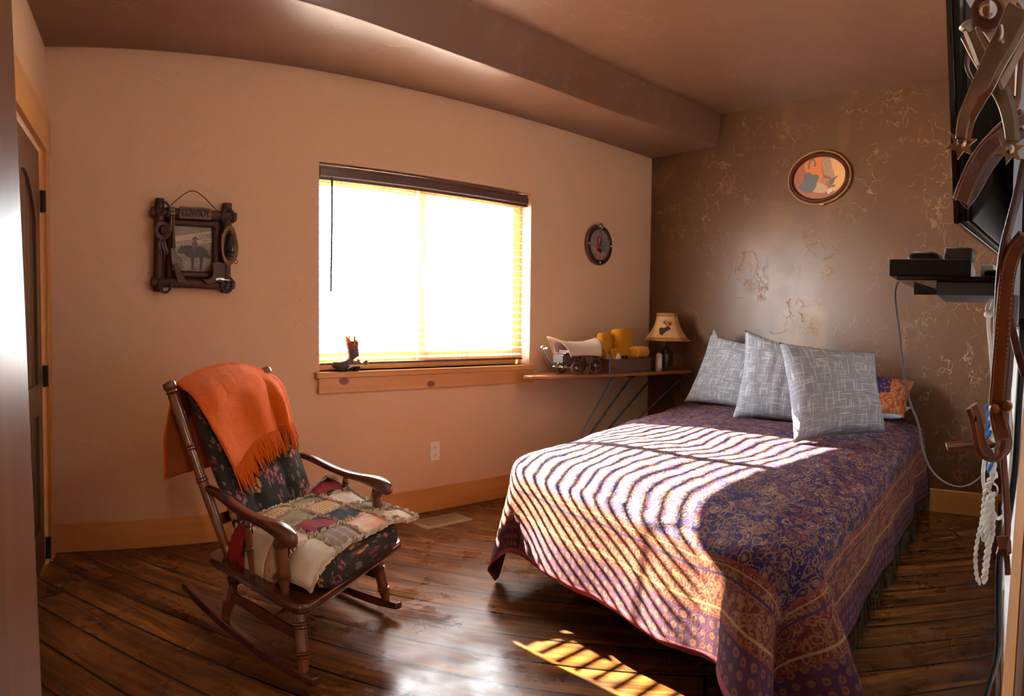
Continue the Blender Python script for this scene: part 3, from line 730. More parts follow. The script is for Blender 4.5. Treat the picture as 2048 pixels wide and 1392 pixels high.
# ------------------------------------------------------------------ pillows
def pillow(name, label, c00, c10, c01, c11, T, mat, group=None, cat='pillow', ear=.10, seed=0, us=.5, nmul=1.0):
    c00, c10, c01, c11 = map(V, (c00, c10, c01, c11))
    nrm = ((c10-c00)+(c11-c01)).cross((c01-c00)+(c11-c10)).normalized()
    def side(sg):
        def fn(u, v):
            a, c = u*2-1, v*2-1
            k1 = 1-ear*(1-c*c)*abs(a); k2 = 1-ear*(1-a*a)*abs(c)
            uu = (a*k1+1)/2; vv = (c*k2+1)/2
            p = (c00*(1-uu)+c10*uu)*(1-vv)+(c01*(1-uu)+c11*uu)*vv
            h = ((1-a*a)*(1-c*c))**.42
            h *= 1+.10*nz(a*1.6+seed, c*1.6, seed)*nmul
            wr = .010*nz(a*5+seed*3, c*5, 2+seed)*(1-max(abs(a), abs(c))**6)*nmul
            return p+nrm*(sg*T*h+wr)
        return fn
    b = MB()
    b.grid(side(1), 36, 36, uvf=lambda u, v: (u*us, v*us)); b.grid(side(-1), 36, 36, uvf=lambda u, v: (u*us+.7, v*us))
    o = single(name, b, mat, label, cat, group=group, smooth=180, fix=False)
    bm = bmesh.new(); bm.from_mesh(o.data); bmesh.ops.remove_doubles(bm, verts=bm.verts, dist=1e-4); bmesh.ops.recalc_face_normals(bm, faces=bm.faces); bm.to_mesh(o.data); bm.free()
    return o
pillow('throw_pillow', 'front grey linen pillow, rightmost and nearest of the three propped pillows', atr(1587, 887, 3.20), atr(1772, 866, 3.54), atr(1558, 684, 3.50), atr(1750, 706, 3.80), .100, M['linen'], 'grey linen pillows on the bed', seed=1, us=.56)
pillow('throw_pillow', 'middle grey linen pillow propped between the other two grey pillows', atr(1464, 838, 4.12), atr(1645, 856, 4.02), atr(1490, 660, 4.34), atr(1668, 706, 4.22), .083, M['linen'], 'grey linen pillows on the bed', seed=4, us=.56)
pillow('throw_pillow', 'left grey linen pillow with a folded over top corner, nearest the lamp', atr(1368, 803, 4.86), atr(1540, 832, 4.44), atr(1420, 668, 4.96), atr(1600, 700, 4.56), .083, M['linen'], 'grey linen pillows on the bed', seed=9, us=.56)
pl = bpy.data.objects['throw_pillow.002']
# turned up corner of the left pillow
b = MB(); p0 = atr(1421, 688, 4.90); p1 = atr(1431, 659, 4.92); p2 = atr(1443, 687, 4.86)
b.add([p0, p1, p2, p0-V((.012, -.008, 0)), p1-V((.01, -.008, 0)), p2-V((.012, -.008, 0))], [(0, 1, 2), (5, 4, 3), (0, 3, 4, 1), (1, 4, 5, 2), (2, 5, 3, 0)], [[(0, 0), (.05, .1), (.1, 0)]]*1+[[(0, 0), (.05, .1), (.1, 0)]]+[[(0, 0)]*4]*3)
part('turned_corner', b, M['linen'], pl, sub=0)
pillow('paisley_pillow', 'small rust and violet paisley pillow behind the right grey pillow', atr(1752, 826, 4.16), atr(1808, 838, 4.10), atr(1748, 750, 4.34), atr(1830, 762, 4.30), .055, M['paisley2'], cat='pillow', seed=3, us=.35)
pillow('bed_pillow', 'dusty blue bed pillow under the paisley pillow', (3.98, 1.50, .625), (3.93, 1.13, .622), (4.21, 1.50, .64), (4.19, 1.145, .655), .040, M['bluegrey'], cat='pillow', seed=6)
# ------------------------------------------------------------------ rocking chair (u forward, v towards its left arm's opposite side, z up)
A0 = V((.839, 1.897, 0)); CFW = V((.225, -.974, 0)); CLT = V((.83, .56, 0))
def W(u, v, z): return A0+CFW*u+CLT*v+V((0, 0, z))
ch = thing('rocking_chair', 'wooden rocking chair with turned legs and scrolled arms by the window wall', 'rocking chair', W(-.3, .3, 0))
def turned(p0, p1, r, rings, n=14, ends=(.75, .75)):
    prof = [(0, r*ends[0]), (.03, r*ends[0])]
    for t in rings:
        prof += [(t-.055, r*1.0), (t-.042, r*.84), (t-.030, r*1.18), (t-.016, r*1.18), (t-.008, r*.9), (t+.008, r*1.22), (t+.022, r*1.22), (t+.030, r*.86), (t+.045, r*1.02)]
    prof += [(.97, r*ends[1]), (1, r*ends[1])]
    prof.sort(key=lambda q: q[0]); return MB().lathe(p0, p1, prof, n)
def rockz(u): return .012+.175*((u+.30)**2)*(1.0 if u < -.30 else .95)
for v in (0, .62):
    us = [-.79+.86*i/26 for i in range(27)]
    if v: us = [-.74+.80*i/26 for i in range(27)]
    b = MB(); pts = [W(u, v, rockz(u)+.012) for u in us]
    vs = []; fs = []; hw = .0165
    for i, u in enumerate(us):
        h = .016 if 2 < i < 24 else .013
        for dv, dz in ((-hw, -h), (hw, -h), (hw, h), (-hw, h)): vs.append(W(u, v, rockz(u)+.018)+V((CFW.y, -CFW.x, 0))*(-dv)+V((0, 0, dz)))
    for i in range(len(us)-1):
        for k in range(4): fs.append((i*4+k, i*4+(k+1) % 4, i*4+4+(k+1) % 4, i*4+4+k))
    fs += [(3, 2, 1, 0), tuple(len(vs)-4+k for k in range(4))]
    b.add(vs, fs); part('rocker', b, M['chairdark'], ch, bevel=.005, smooth=35)
SZ = .262
legs = {}
for nme, u0, v0, u1, v1 in (('fl', 0.005, 0, -.055, .03), ('fr', -.012, .62, -.055, .58), ('rl', -.47, 0, -.42, .03), ('rr', -.47, .62, -.42, .58)):
    p0 = W(u0, v0, rockz(u0)+.028); p1 = W(u1, v1, SZ+.005); legs[nme] = (p0, p1)
    part('leg', turned(p0, p1, .0205, (.22, .60) if nme[0] == 'f' else (.3, .68), ends=(.72, .8)), M['chairwood'], ch)
def onleg(k, t): return legs[k][0].lerp(legs[k][1], t)
b = MB(); b.strap([onleg('rl', .45), onleg('rl', .45).lerp(onleg('fl', .45), .5), onleg('fl', .45)], [.03, .042, .03], .018, (0, 0, 1)); part('side_stretcher', b, M['chairdark'], ch, bevel=.006)
b = MB(); b.strap([onleg('rr', .45), onleg('rr', .45).lerp(onleg('fr', .45), .5), onleg('fr', .45)], [.03, .042, .03], .018, (0, 0, 1)); part('side_stretcher', b, M['chairdark'], ch, bevel=.006)
for k, t in (('f', .72), ('r', .62)):
    a, c = onleg(k+'l', t), onleg(k+'r', t); b = MB(); b.tube([a, a.lerp(c, .25), a.lerp(c, .5), a.lerp(c, .75), c], [.009, .013, .0155, .013, .009], 12); part('cross_stretcher', b, M['chairwood'], ch)
a, c = onleg('rl', .45).lerp(onleg('fl', .45), .62), onleg('rr', .45).lerp(onleg('fr', .45), .62)
b = MB(); b.tube([a, a.lerp(c, .5), c], [.010, .0145, .010], 12); part('cross_stretcher', b, M['chairwood'], ch)
# seat board with rounded corners
def rrect(u0, u1, v0, v1, r, n=6):
    out = []
    for cu, cv, a in ((u1-r, v1-r, 0), (u0+r, v1-r, 90), (u0+r, v0+r, 180), (u1-r, v0+r, 270)):
        for i in range(n+1):
            t = math.radians(a+90*i/n); out.append((cu+r*math.cos(t), cv+r*math.sin(t)))
    return out
pl_ = rrect(-.53, .055, -.07, .685, .055); m = len(pl_); b = MB()
b.add([W(u, v, SZ) for u, v in pl_]+[W(u, v, SZ+.03) for u, v in pl_], [tuple(range(m)), tuple(reversed(range(m, 2*m)))]+[(i, m+i, m+(i+1) % m, (i+1) % m) for i in range(m)])
part('seat', b, M['chairdark'], ch, bevel=.009, seg=3, smooth=50)
ST = SZ+.03
# back posts, crest and lower rails, spindles
PL0, PL1 = W(-.43, -.005, ST-.005), W(-.762, -.105, .905)
PR0, PR1 = W(-.45, .625, ST-.005), W(-.775, .545, .925)
for a, c in ((PL0, PL1), (PR0, PR1)):
    prof = [(0, .013), (.02, .015), (.2, .018), (.34, .020), (.385, .019)]
    for t in (.42, .60):
        prof += [(t-.012, .0205), (t-.010, .016), (t-.004, .023), (t+.006, .023), (t+.010, .0175), (t+.014, .022), (t+.022, .022), (t+.026, .0185)]
    prof += [(.70, .021), (.86, .022), (.915, .021), (.922, .016), (.928, .023), (.938, .023), (.944, .017), (.952, .024), (.965, .0275), (.985, .026), (.996, .016), (1, .004)]
    part('back_post', MB().lathe(a, c, prof, 16), M['chairwood'], ch)
b = MB(); pa, pb_ = PL0.lerp(PL1, .86), PR0.lerp(PR1, .86); bow = -CFW*-.0
b.strap([pa.lerp(pb_, t)-CFW*(.03*math.sin(PI*t)) for t in [i/8 for i in range(9)]], [.06+.03*math.sin(PI*i/8) for i in range(9)], .018, (PL1-PL0).normalized()); part('crest_rail', b, M['chairwood'], ch, bevel=.004)
b = MB(); pa, pb_ = PL0.lerp(PL1, .20), PR0.lerp(PR1, .20); b.strap([pa.lerp(pb_, i/4) for i in range(5)], .04, .016, (PL1-PL0).normalized()); part('lower_rail', b, M['chairwood'], ch, bevel=.004)
for i in range(5):
    t = (i+.8)/5.6; b = MB(); b.tube([PL0.lerp(PL1, .22).lerp(PR0.lerp(PR1, .22), t), PL0.lerp(PL1, .5).lerp(PR0.lerp(PR1, .5), t)-CFW*.012, PL0.lerp(PL1, .84).lerp(PR0.lerp(PR1, .84), t)-CFW*.026*math.sin(PI*t)], [.007, .011, .007], 10)
    part('back_spindle', b, M['chairwood'], ch)
# arms: swept boards ending in a rolled scroll
def arm(v0, v1, zr, zf, u0):
    us = [0, .1, .22, .36, .5, .64, .76, .86, .93, .98, 1.0]
    zz = [.012, .016, .010, -.002, -.010, -.010, -.004, .002, -.002, -.014, -.022]
    wd = [.034, .036, .040, .044, .047, .050, .053, .057, .056, .048, .03]
    th = [.026, .028, .028, .027, .027, .029, .036, .050, .058, .052, .034]
    C_ = []
    for t, dz in zip(us, zz):
        C_.append(W(lerp(u0, -.005, t), lerp(v0, v1, t), lerp(zr, zf, t)+dz))
    n = 12; vs = []; fs = []
    for i, c in enumerate(C_):
        sd = V((CFW.y, -CFW.x, 0)).normalized()
        for k in range(n):
            a = 2*PI*k/n; ca, sa = math.cos(a), math.sin(a)
            x = math.copysign(abs(ca)**.65, ca)*wd[i]*.5; z = math.copysign(abs(sa)**.65, sa)*th[i]*.5
            vs.append(c+sd*x+V((0, 0, z-th[i]*.5+.014)))
    for i in range(len(C_)-1):
        for k in range(n): fs.append((i*n+k, i*n+(k+1) % n, i*n+n+(k+1) % n, i*n+n+k))
    fs += [tuple(reversed(range(n))), tuple(len(vs)-n+k for k in range(n))]
    return MB().add(vs, fs)
part('armrest', arm(-.035, -.04, .508, .492, -.57), M['chairdark'], ch, sub=1)
part('armrest', arm(.640, .645, .520, .505, -.60), M['chairdark'], ch, sub=1)
for v, dz in ((-.04, 0), (.645, .012)):
    part('arm_post', turned(W(-.06, v*1.0+(.01 if v < 0 else -.01), ST-.004), W(-.085, v, .478+dz), .0205, (.30, .80), ends=(.6, .7)), M['chairwood'], ch)
    part('arm_spindle', turned(W(-.25, v+(.01 if v < 0 else -.01), ST-.004), W(-.275, v, .480+dz), .0125, (.45, .85), ends=(.6, .7)), M['chairwood'], ch)

# seat cushion
CU0, CU1, CV0, CV1 = -.40, .105, .015, .625
def cush(u, v):                          # closed shell in lat-long form
    a = 2*PI*u; bb = PI*(v-.5)
    sx = math.copysign(abs(math.cos(a))**.42, math.cos(a)); sy = math.copysign(abs(math.sin(a))**.42, math.sin(a))
    cr = abs(math.cos(bb))**.45; zz = math.copysign(abs(math.sin(bb))**.7, math.sin(bb))
    uu = (CU0+CU1)/2+(CU1-CU0)/2*sx*cr; vv = (CV0+CV1)/2+(CV1-CV0)/2*sy*cr
    top = .062*zz*(1 if zz > 0 else .85)
    tilt = -.05*(uu-CU0)/(CU1-CU0)*.3
    return W(uu, vv, ST+.062+top+tilt+.006*nz(uu*9, vv*9, 1)*cr)
b = MB(); b.grid(cush, 64, 24, cu=True, uvf=lambda u, v: (u*1.9, v*.5))
b.v = [V((p.x, p.y, max(p.z, ST+.001))) for p in b.v]
seatc = single('seat_cushion', b, M['floral'], 'plump dark floral seat cushion on the rocking chair seat', 'cushion', smooth=180)
bm = bmesh.new(); bm.from_mesh(seatc.data); bmesh.ops.remove_doubles(bm, verts=bm.verts, dist=1e-4); bm.to_mesh(seatc.data); bm.free()
# tufted back cushion
BD = (PL1-PL0); 
def backc(sg):
    def fn(s, t):
        a, c = s*2-1, t*2-1
        p = PL0.lerp(PL1, lerp(.10, .93, t)).lerp(PR0.lerp(PR1, lerp(.10, .93, t)), lerp(.075, .955, s))
        rc = 1-.05*abs(a)*max(0, abs(c)-.7)*3
        h = ((1-a**6)*(1-c**6))**.5
        tuft = 0
        for ty in (.2, .42, .64, .86):
            for tx in (.30, .70): tuft += math.exp(-((s-tx)**2/.0035+(t-ty)**2/.0022))
        vs_ = math.exp(-((s-.3)/.035)**2)+math.exp(-((s-.7)/.035)**2)
        f = (.050*h*(1-.42*min(1, tuft))-.014*vs_*h) if sg > 0 else -.028*h
        return p+CFW*(.048+f+.004*nz(s*5, t*7, 4))+V((0, 0, .03*(.048+f)))
    return fn
b = MB(); b.grid(backc(1), 44, 48, uvf=lambda u, v: (u*.56, v*.55)); b.grid(backc(-1), 44, 48, uvf=lambda u, v: (u*.56, v*.55))
bcu = single('back_cushion', b, M['floral'], 'tufted dark floral back cushion tied to the rocking chair back', 'cushion', smooth=180)
bm = bmesh.new(); bm.from_mesh(bcu.data); bmesh.ops.remove_doubles(bm, verts=bm.verts, dist=1e-4); bmesh.ops.recalc_face_normals(bm, faces=bm.faces); bm.to_mesh(bcu.data); bm.free()

# rag quilt draped over the seat cushion
qt = thing('patchwork_quilt', 'ragged patchwork quilt of floral, plaid and cream squares on the chair seat', 'quilt', W(-.15, .3, .40))
def ctop(u, v):
    a = (u-(CU0+CU1)/2)/((CU1-CU0)/2); c = (v-(CV0+CV1)/2)/((CV1-CV0)/2)
    k = max(0, (1-abs(a)**5))*max(0, (1-abs(c)**5))
    return ST+.066+.062*k**.35-.015*(u-CU0)/(CU1-CU0)
QN = 4
def quiltp(s, t):                         # s across 0..1 (window side = 1), t from back 0 to front 1
    # rotated a little on the seat
    u = lerp(-.385, .085, t)+.05*(s-.5)-.02; v = lerp(-.045, .665, s)+.035*(t-.5)
    z = ctop(min(max(u, CU0+.02), CU1-.02), min(max(v, CV0+.02), CV1-.02))+.007
    over = max(0, .03-v)
    if over > 0:                          # near side hangs down the flank
        z -= over*(1.6-1.0*max(0, t-.6)/.4); v = max(v, -.012)
    # near front corner dips over the front, far front corner sticks out
    kf = max(0, t-.72)/.28; kn = max(0, .35-s)/.35; z -= .032*kf*kf*kn; u += .015*kf*kn
    kr = max(0, s-.72)/.28; kb = max(0, .45-t)/.45
    z += .085*kr*kb*(1.1-kr*.2); v -= .02*kr*kb
    u += .02*kf*max(0, s-.75)/.25; v += .02*kf*max(0, s-.75)/.25
    z += .004*nz(u*18, v*18, 3)+.007*nz(u*7, v*7, 8)
    return W(u, v, z)
kinds = [['qcream', 'qrose', 'qsage', 'qcream'], ['qdark', 'qred', 'qplaid', 'qcream'], ['qsage', 'qdot', 'qdark', 'qrose'], ['qred', 'qcream', 'qsage', 'qcoral']]
kinds = [['qrose', 'qdark', 'qdot', 'qcream'], ['qsage', 'qdot', 'qred', 'qcream'], ['qsage', 'qdot', 'qdark', 'qplaid'], ['qred', 'qcream', 'qsage', 'qcoral']]
kinds = [['qred', 'qcream', 'qrose', 'qcream'], ['qdot', 'qsage', 'qred', 'qplaid'], ['qsage', 'qdot', 'qdark', 'qcoral'], ['qred', 'qcream', 'qsage', 'qrose']]
for i in range(QN):
    for j in range(QN):
        b = MB()
        f = lambda s, t, i=i, j=j: quiltp((i+s)/QN, (j+t)/QN)+V((0, 0, .006*(math.sin(PI*s)*math.sin(PI*t))**.4))
        b.grid(f, 9, 9, uvf=lambda s, t: (s*.16, t*.13))
        q = part('patch', b, M[kinds[i][j]], qt, smooth=180, fix=False)
        sm = q.modifiers.new('thick', 'SOLIDIFY'); sm.thickness = .006; sm.offset = -1
b = MB()
def seam(s0, t0, s1, t1, nn=120):
    for k in range(nn):
        a = (k+rnd.random())/nn; p = quiltp(lerp(s0, s1, a), lerp(t0, t1, a)); p2 = quiltp(lerp(s0, s1, min(1, a+.03)), lerp(t0, t1, min(1, a+.03))); dr = (p2-p)
        dr = dr.normalized() if dr.length > 1e-6 else CLT; sd = dr.cross(V((0, 0, 1)))
        o = V((rnd.uniform(-.008, .008), rnd.uniform(-.008, .008), rnd.uniform(.010, .019)))
        w_ = rnd.uniform(.004, .007)
        q0 = p+sd*rnd.uniform(-.005, .005)
        b.add([q0-dr*w_, q0+dr*w_, q0+dr*w_*.8+o+sd*rnd.uniform(-.008, .008), q0-dr*w_*.8+o], [(0, 1, 2, 3)])
for k in range(5):
    e = k/4
    seam(e, 0, e, 1); seam(0, e, 1, e)
    if k in (0, 4): seam(e, 0, e, 1, 140); seam(0, e, 1, e, 140)
fr_ = part('frayed_seam', b, M['fray'], qt, 'frayed cream seams', smooth=0, fix=False); fr_['kind'] = 'stuff'

# orange throw over the chair back
th_ = thing('throw_blanket', 'fringed orange wool throw hung over the rocking chair back', 'blanket', PL0.lerp(PR1, .9))
def throwp(s, t):                         # s: 0 near post .. 1 far post; t: 0 front hem .. 1 back hem
    tl_, tr_ = .96, .955
    topc = PL0.lerp(PL1, tl_).lerp(PR0.lerp(PR1, tr_), lerp(.06, 1.01, s))
    topz = .055*math.sin(PI*min(1, s*1.05))**.8+.004
    dwn = (PL0-PL1).normalized()
    TF, TB = .46, .54                     # share of cloth in front / behind
    lf = lerp(.325, .225, s)-.02*math.sin(PI*s)
    lb = .36
    if t < TF:
        d = (TF-t)/TF*lf; ff = 1-math.exp(-d/.025)
        p = topc+dwn*d+CFW*(.115*ff)+V((0, 0, topz*math.exp(-d/.16)))
        k = min(1, d/.12)
        p += CFW*(.012*math.sin(s*11+1)*k+.012*nz(s*5, d*6, 2)+.035*k*math.exp(-((s-.86)/.06)**2)-.022*k*math.exp(-((s-.76)/.03)**2))
        p += CLT*(.055*d/lf*(.35-s)*1.2+(.012 if s < .1 else 0)*0)
        p += CLT*(.045*(1-s)*d/lf)
    elif t > TB:
        d = (t-TB)/(1-TB)*lb; ff = 1-math.exp(-d/.02)
        p = topc+V((0, 0, -1))*d*.98-CFW*(.03*ff)+V((0, 0, topz*math.exp(-d/.1)))+dwn*d*.02
        p += -CFW*(.014*math.sin(s*9)*min(1, d/.1)); p += -CLT*.06*(1-s)*min(1, d/.2)
    else:
        k = (t-TF)/(TB-TF); p = topc+V((0, 0, topz+.012*math.sin(PI*k)))+CFW*lerp(0.0, -.0, k)
    return p+V((0, 0, .004*nz(s*20, t*20, 5)))
b = MB(); b.grid(throwp, 60, 64)
o = part('blanket_cloth', b, M['orange'], th_, smooth=180, fix=False); sm = o.modifiers.new('thick', 'SOLIDIFY'); sm.thickness = .007; sm.offset = 0
b = MB()
for i in range(150):
    s = (i+.5+rnd.uniform(-.3, .3))/150; p = throwp(s, 0); q = throwp(s, .03); d = (p-q).normalized(); L = rnd.uniform(.075, .115)
    sw = CLT*rnd.uniform(-.018, .018)
    pts = [p-d*.004, p+d*L*.35+sw*.2+CFW*rnd.uniform(0, .008), p+d*L*.7+sw*.8+CFW*rnd.uniform(-.006, .004), p+d*L+sw]
    b.tube(pts, [.0030, .0034, .0030, .0014], 5)
o = part('fringe', b, M['orange'], th_); o['kind'] = 'stuff'
# ------------------------------------------------------------------ log picture frame on the tan wall (a: along the wall, c: up, o: out from the wall)
PX, PZ = .892, 1.515
tl2 = math.radians(-1.6)
def Q(a, c, o=0):
    return V((PX+a*math.cos(tl2)-c*math.sin(tl2), DW-o, PZ+a*math.sin(tl2)+c*math.cos(tl2)))
EXq = Q(1, 0)-Q(0, 0); EZq = Q(0, 1)-Q(0, 0); EO = V((0, -1, 0))
fr = thing('picture_frame', 'dark log picture frame with cowboy gear and a rodeo photograph', 'picture frame', Q(0, 0, 0))
def log(a0, c0, a1, c1, r, o, seed):
    p0, p1 = Q(a0, c0, o), Q(a1, c1, o); prof = [(0, r*.9)]
    for i in range(1, 12): prof.append((i/12, r*(1+.09*nz(i*.7, seed))))
    prof.append((1, r*.92)); return MB().lathe(p0, p1, prof, 14)
for args in ((-.178, -.232, -.178, .226, .026, .030, 1), (.172, -.226, .172, .226, .026, .030, 2)): part('log', log(*args), M['log'], fr)
for args in ((-.222, .158, .216, .158, .027, .038, 3), (-.214, -.186, .214, -.186, .026, .038, 4)): part('log', log(*args), M['log'], fr)
b = MB()
ia, ic0, ic1 = .118, -.140, .128; w = .042
b.hexa([Q(-.17, -.19, .001), Q(.17, -.19, .001), Q(.17, -.19, .012), Q(-.17, -.19, .012), Q(-.17, .16, .001), Q(.17, .16, .001), Q(.17, .16, .012), Q(-.17, .16, .012)])
part('backing_board', b, M['log'], fr)
for a0, c0, a1, c1 in ((-.122, -.16, -.122, .14), (.118, -.16, .118, .14), (-.13, .118, .13, .118), (-.13, -.142, .13, -.142)):
    part('inner_rail', log(a0, c0, a1, c1, .019, .022, a0*40+c0*9), M['log'], fr)
def sheet(name, a0, c0, a1, c1, o, mat, par, th=.002):
    b = MB(); q = [Q(a0, c0, o), Q(a1, c0, o), Q(a1, c1, o), Q(a0, c1, o)]
    b.add(q+[p+EO*th for p in q], [(3, 2, 1, 0), (4, 5, 6, 7), (0, 1, 5, 4), (1, 2, 6, 5), (2, 3, 7, 6), (3, 0, 4, 7)], [[(0, 0)]*4, [(0, 0), (1, 0), (1, 1), (0, 1)]]+[[(0, 0)]*4]*4)
    return part(name, b, mat, par, smooth=0, fix=False)
ph = sheet('photograph', -.103, -.124, .101, .100, .014, M['photo'], fr)
def flat(name, poly, o, mat, par, th=.0012, fn=Q, out=EO):
    b = MB(); A = [fn(a, c, o) for a, c in poly]; n = len(A)
    b.add(A+[p+out*th for p in A], [tuple(reversed(range(n))), tuple(range(n, 2*n))]+[(i, (i+1) % n, n+(i+1) % n, n+i) for i in range(n)])
    return part(name, b, mat, par, smooth=0)
# rider on a horse, banner behind, in the photograph
flat('printed_banner', [(-.10, .018), (.101, .052), (.101, .083), (-.10, .046)], .0162, M['ph_pale'], ph, .0004)
flat('printed_banner', [(-.10, -.004), (.101, .028), (.101, .048), (-.10, .014)], .0162, M['ph_pale'], ph, .0004)
flat('printed_horse', [(-.070, -.012), (-.062, .002), (-.050, -.002), (-.038, .004), (-.010, .004), (.020, .006), (.05, .0), (.078, -.018), (.092, -.05), (.085, -.06), (.066, -.052), (.056, -.050), (.052, -.085), (.047, -.118), (.038, -.118), (.040, -.08), (.034, -.052), (.008, -.058), (.006, -.09), (.002, -.118), (-.007, -.118), (-.006, -.085), (-.012, -.056), (-.030, -.050), (-.046, -.036), (-.058, -.040), (-.074, -.036), (-.080, -.028)], .0166, M['ph_dark'], ph, .0004)
flat('printed_rider', [(.0, -.03), (.010, -.036), (.016, -.010), (.026, -.004), (.022, .020), (.016, .034), (.028, .038), (.030, .042), (.020, .044), (.018, .052), (.006, .052), (.004, .044), (-.006, .042), (-.004, .037), (.004, .034), (-.004, .018), (-.006, -.002)], .0171, M['ph_mid'], ph, .0004)
def text(name, s, o_, ex, ey, size, mat, par, ext=.0006, sx=1, bold=0):
    cu = bpy.data.curves.new(name, 'FONT'); cu.body = s; cu.size = size; cu.extrude = ext; cu.align_x = 'CENTER'; cu.align_y = 'CENTER'; cu.offset = bold
    t = bpy.data.objects.new(name, cu); C.objects.link(t); ez = ex.cross(ey)
    mw = Matrix(((ex.x*sx, ey.x, ez.x, o_.x), (ex.y*sx, ey.y, ez.y, o_.y), (ex.z*sx, ey.z, ez.z, o_.z), (0, 0, 0, 1)))
    dg = bpy.context.evaluated_depsgraph_get(); me = bpy.data.meshes.new_from_object(t.evaluated_get(dg)); bpy.data.objects.remove(t)
    me.transform(mw); b = MB(); b.add([v.co for v in me.vertices], [tuple(p.vertices) for p in me.polygons]); bpy.data.meshes.remove(me)
    return part(name, b, mat, par, smooth=0)
rx = (EXq+EZq*.165).normalized(); rz = (EZq-EXq*.165).normalized()
text('printed_lettering', 'TUCSON', Q(-.045, .0125, .0172), rx, rz, .021, M['ph_dark'], ph, .0002)
text('printed_lettering', 'ODEO', Q(.070, .058, .0172), rx, rz, .026, M['ph_dark'], ph, .0002)
text('printed_lettering', 'Vaquero', Q(.066, .034, .0172), rx, rz, .014, M['ph_dark'], ph, .0002)
text('printed_lettering', '36', Q(.01, -.112, .0172), EXq, EZq, .018, M['ph_dark'], ph, .0002)
# COWBOY board
sg = flat('sign_board', [(-.086, .130), (-.050, .128), (.0, .131), (.076, .130), (.080, .140), (.074, .146), (.082, .150), (.078, .160), (.070, .166), (.080, .170), (.074, .186), (.02, .189), (-.04, .187), (-.082, .187), (-.088, .176), (-.078, .171), (-.088, .166), (-.080, .158), (-.088, .150)], .064, M['signwood'], fr, .008)
text('sign_lettering', 'COWBOY', Q(-.003, .1585, .0725), EXq, EZq, .050, M['iron'], sg, .0025, .62, .0016)
# horseshoes with their nails at the corners
def shoe(a, c, rot, r=.036):
    b = MB(); pts = []
    for i in range(21):
        t = math.radians(-50+280*i/20+rot); k = 1+.12*math.cos(math.radians(280*i/20-140))
        pts.append(Q(a+r*.86*math.cos(t), c+r*1.06*math.sin(t)*k, .068))
    b.strap(pts, .012, .007, [(p-Q(a, c, .068)) for p in pts]); s = part('horseshoe', b, M['iron'], fr, bevel=.002)
    b = MB(); d = math.radians(rot+40)
    b.tube([Q(a-.03*math.cos(d), c-.03*math.sin(d), .066), Q(a+.03*math.cos(d), c+.03*math.sin(d), .066)], .0035, 6); part('nail', b, M['iron'], s)
shoe(-.166, .162, 0); shoe(.168, .150, 180*0+0); shoe(-.150, -.196, 150); shoe(.168, -.184, 205)
# cowboy hat
b = MB()
def brim(s, t):
    a = 2*PI*s; r = t; x = .042*r*math.cos(a); z = .048*r*math.sin(a); return Q(-.168+x, .066+z, .060+.012*abs(math.cos(a))*r*r)
b.grid(brim, 32, 6, cu=True); hat = part('hat', b, M['leather2'], fr, smooth=180); sm = hat.modifiers.new('t', 'SOLIDIFY'); sm.thickness = .003
b = MB()
def crown(s, t):
    a = 2*PI*s; bb = PI/2*t; r = math.cos(bb)**.6; return Q(-.166+.021*r*math.cos(a), .068+.027*r*math.sin(a), .060+.026*math.sin(bb)-.008*math.exp(-(r*math.cos(a)/.3)**2)*math.sin(bb))
b.grid(crown, 24, 8, cu=True); part('hat_crown', b, M['leather2'], hat, smooth=180)
# bandana tails under the hat
b = MB()
for da in (-.010, .004, .014): b.strap([Q(-.168+da, .022, .058), Q(-.172+da*1.4, -.005, .060), Q(-.160+da*1.5, -.035, .060), Q(-.158+da, -.068+abs(da), .058)], [.006, .012, .011, .004], .003, EXq)
part('bandana', b, M['leather2'], fr)
# lever rifle: barrel, forestock, receiver, butt
def rf(a, c, o=.066): return Q(a, c, o)
rifle0 = rf(-.120, .182); rifle1 = rf(-.118, .066)
b = MB(); b.tube([rf(-.126, .184), rf(-.124, .060)], .0042, 8); b.tube([rf(-.114, .184), rf(-.112, .060)], .0046, 8)
for c in (.17, .15): b.box(rf(-.119, c), (.022, .012, .006))
rif = part('rifle', b, M['oldsteel'], fr)
b = MB(); b.tube([rf(-.117, .068), rf(-.112, -.018)], [.010, .012], 10); part('forestock', b, M['leather2'], rif)
b = MB(); b.prism([(-.128, -.02), (-.104, -.018), (-.100, -.05), (-.086, -.066), (-.092, -.092), (-.118, -.102), (-.124, -.06)], Q(0, 0, .060), EXq, EZq, EO*.014); part('receiver', b, M['pewter'], rif, bevel=.002)
b = MB(); b.tube([rf(-.09, -.06), rf(-.076, -.064), rf(-.070, -.080), rf(-.078, -.094), rf(-.090, -.09)], .0025, 6); b.tube([rf(-.078, -.094), rf(-.070, -.110), rf(-.064, -.118), rf(-.076, -.120)], .0022, 6); part('lever', b, M['oldsteel'], rif)
b = MB(); b.prism([(-.116, -.098), (-.093, -.090), (-.062, -.150), (-.040, -.186), (-.090, -.190), (-.098, -.150)], Q(0, 0, .060), EXq, EZq, EO*.015); part('butt_stock', b, M['leather2'], rif, bevel=.004)
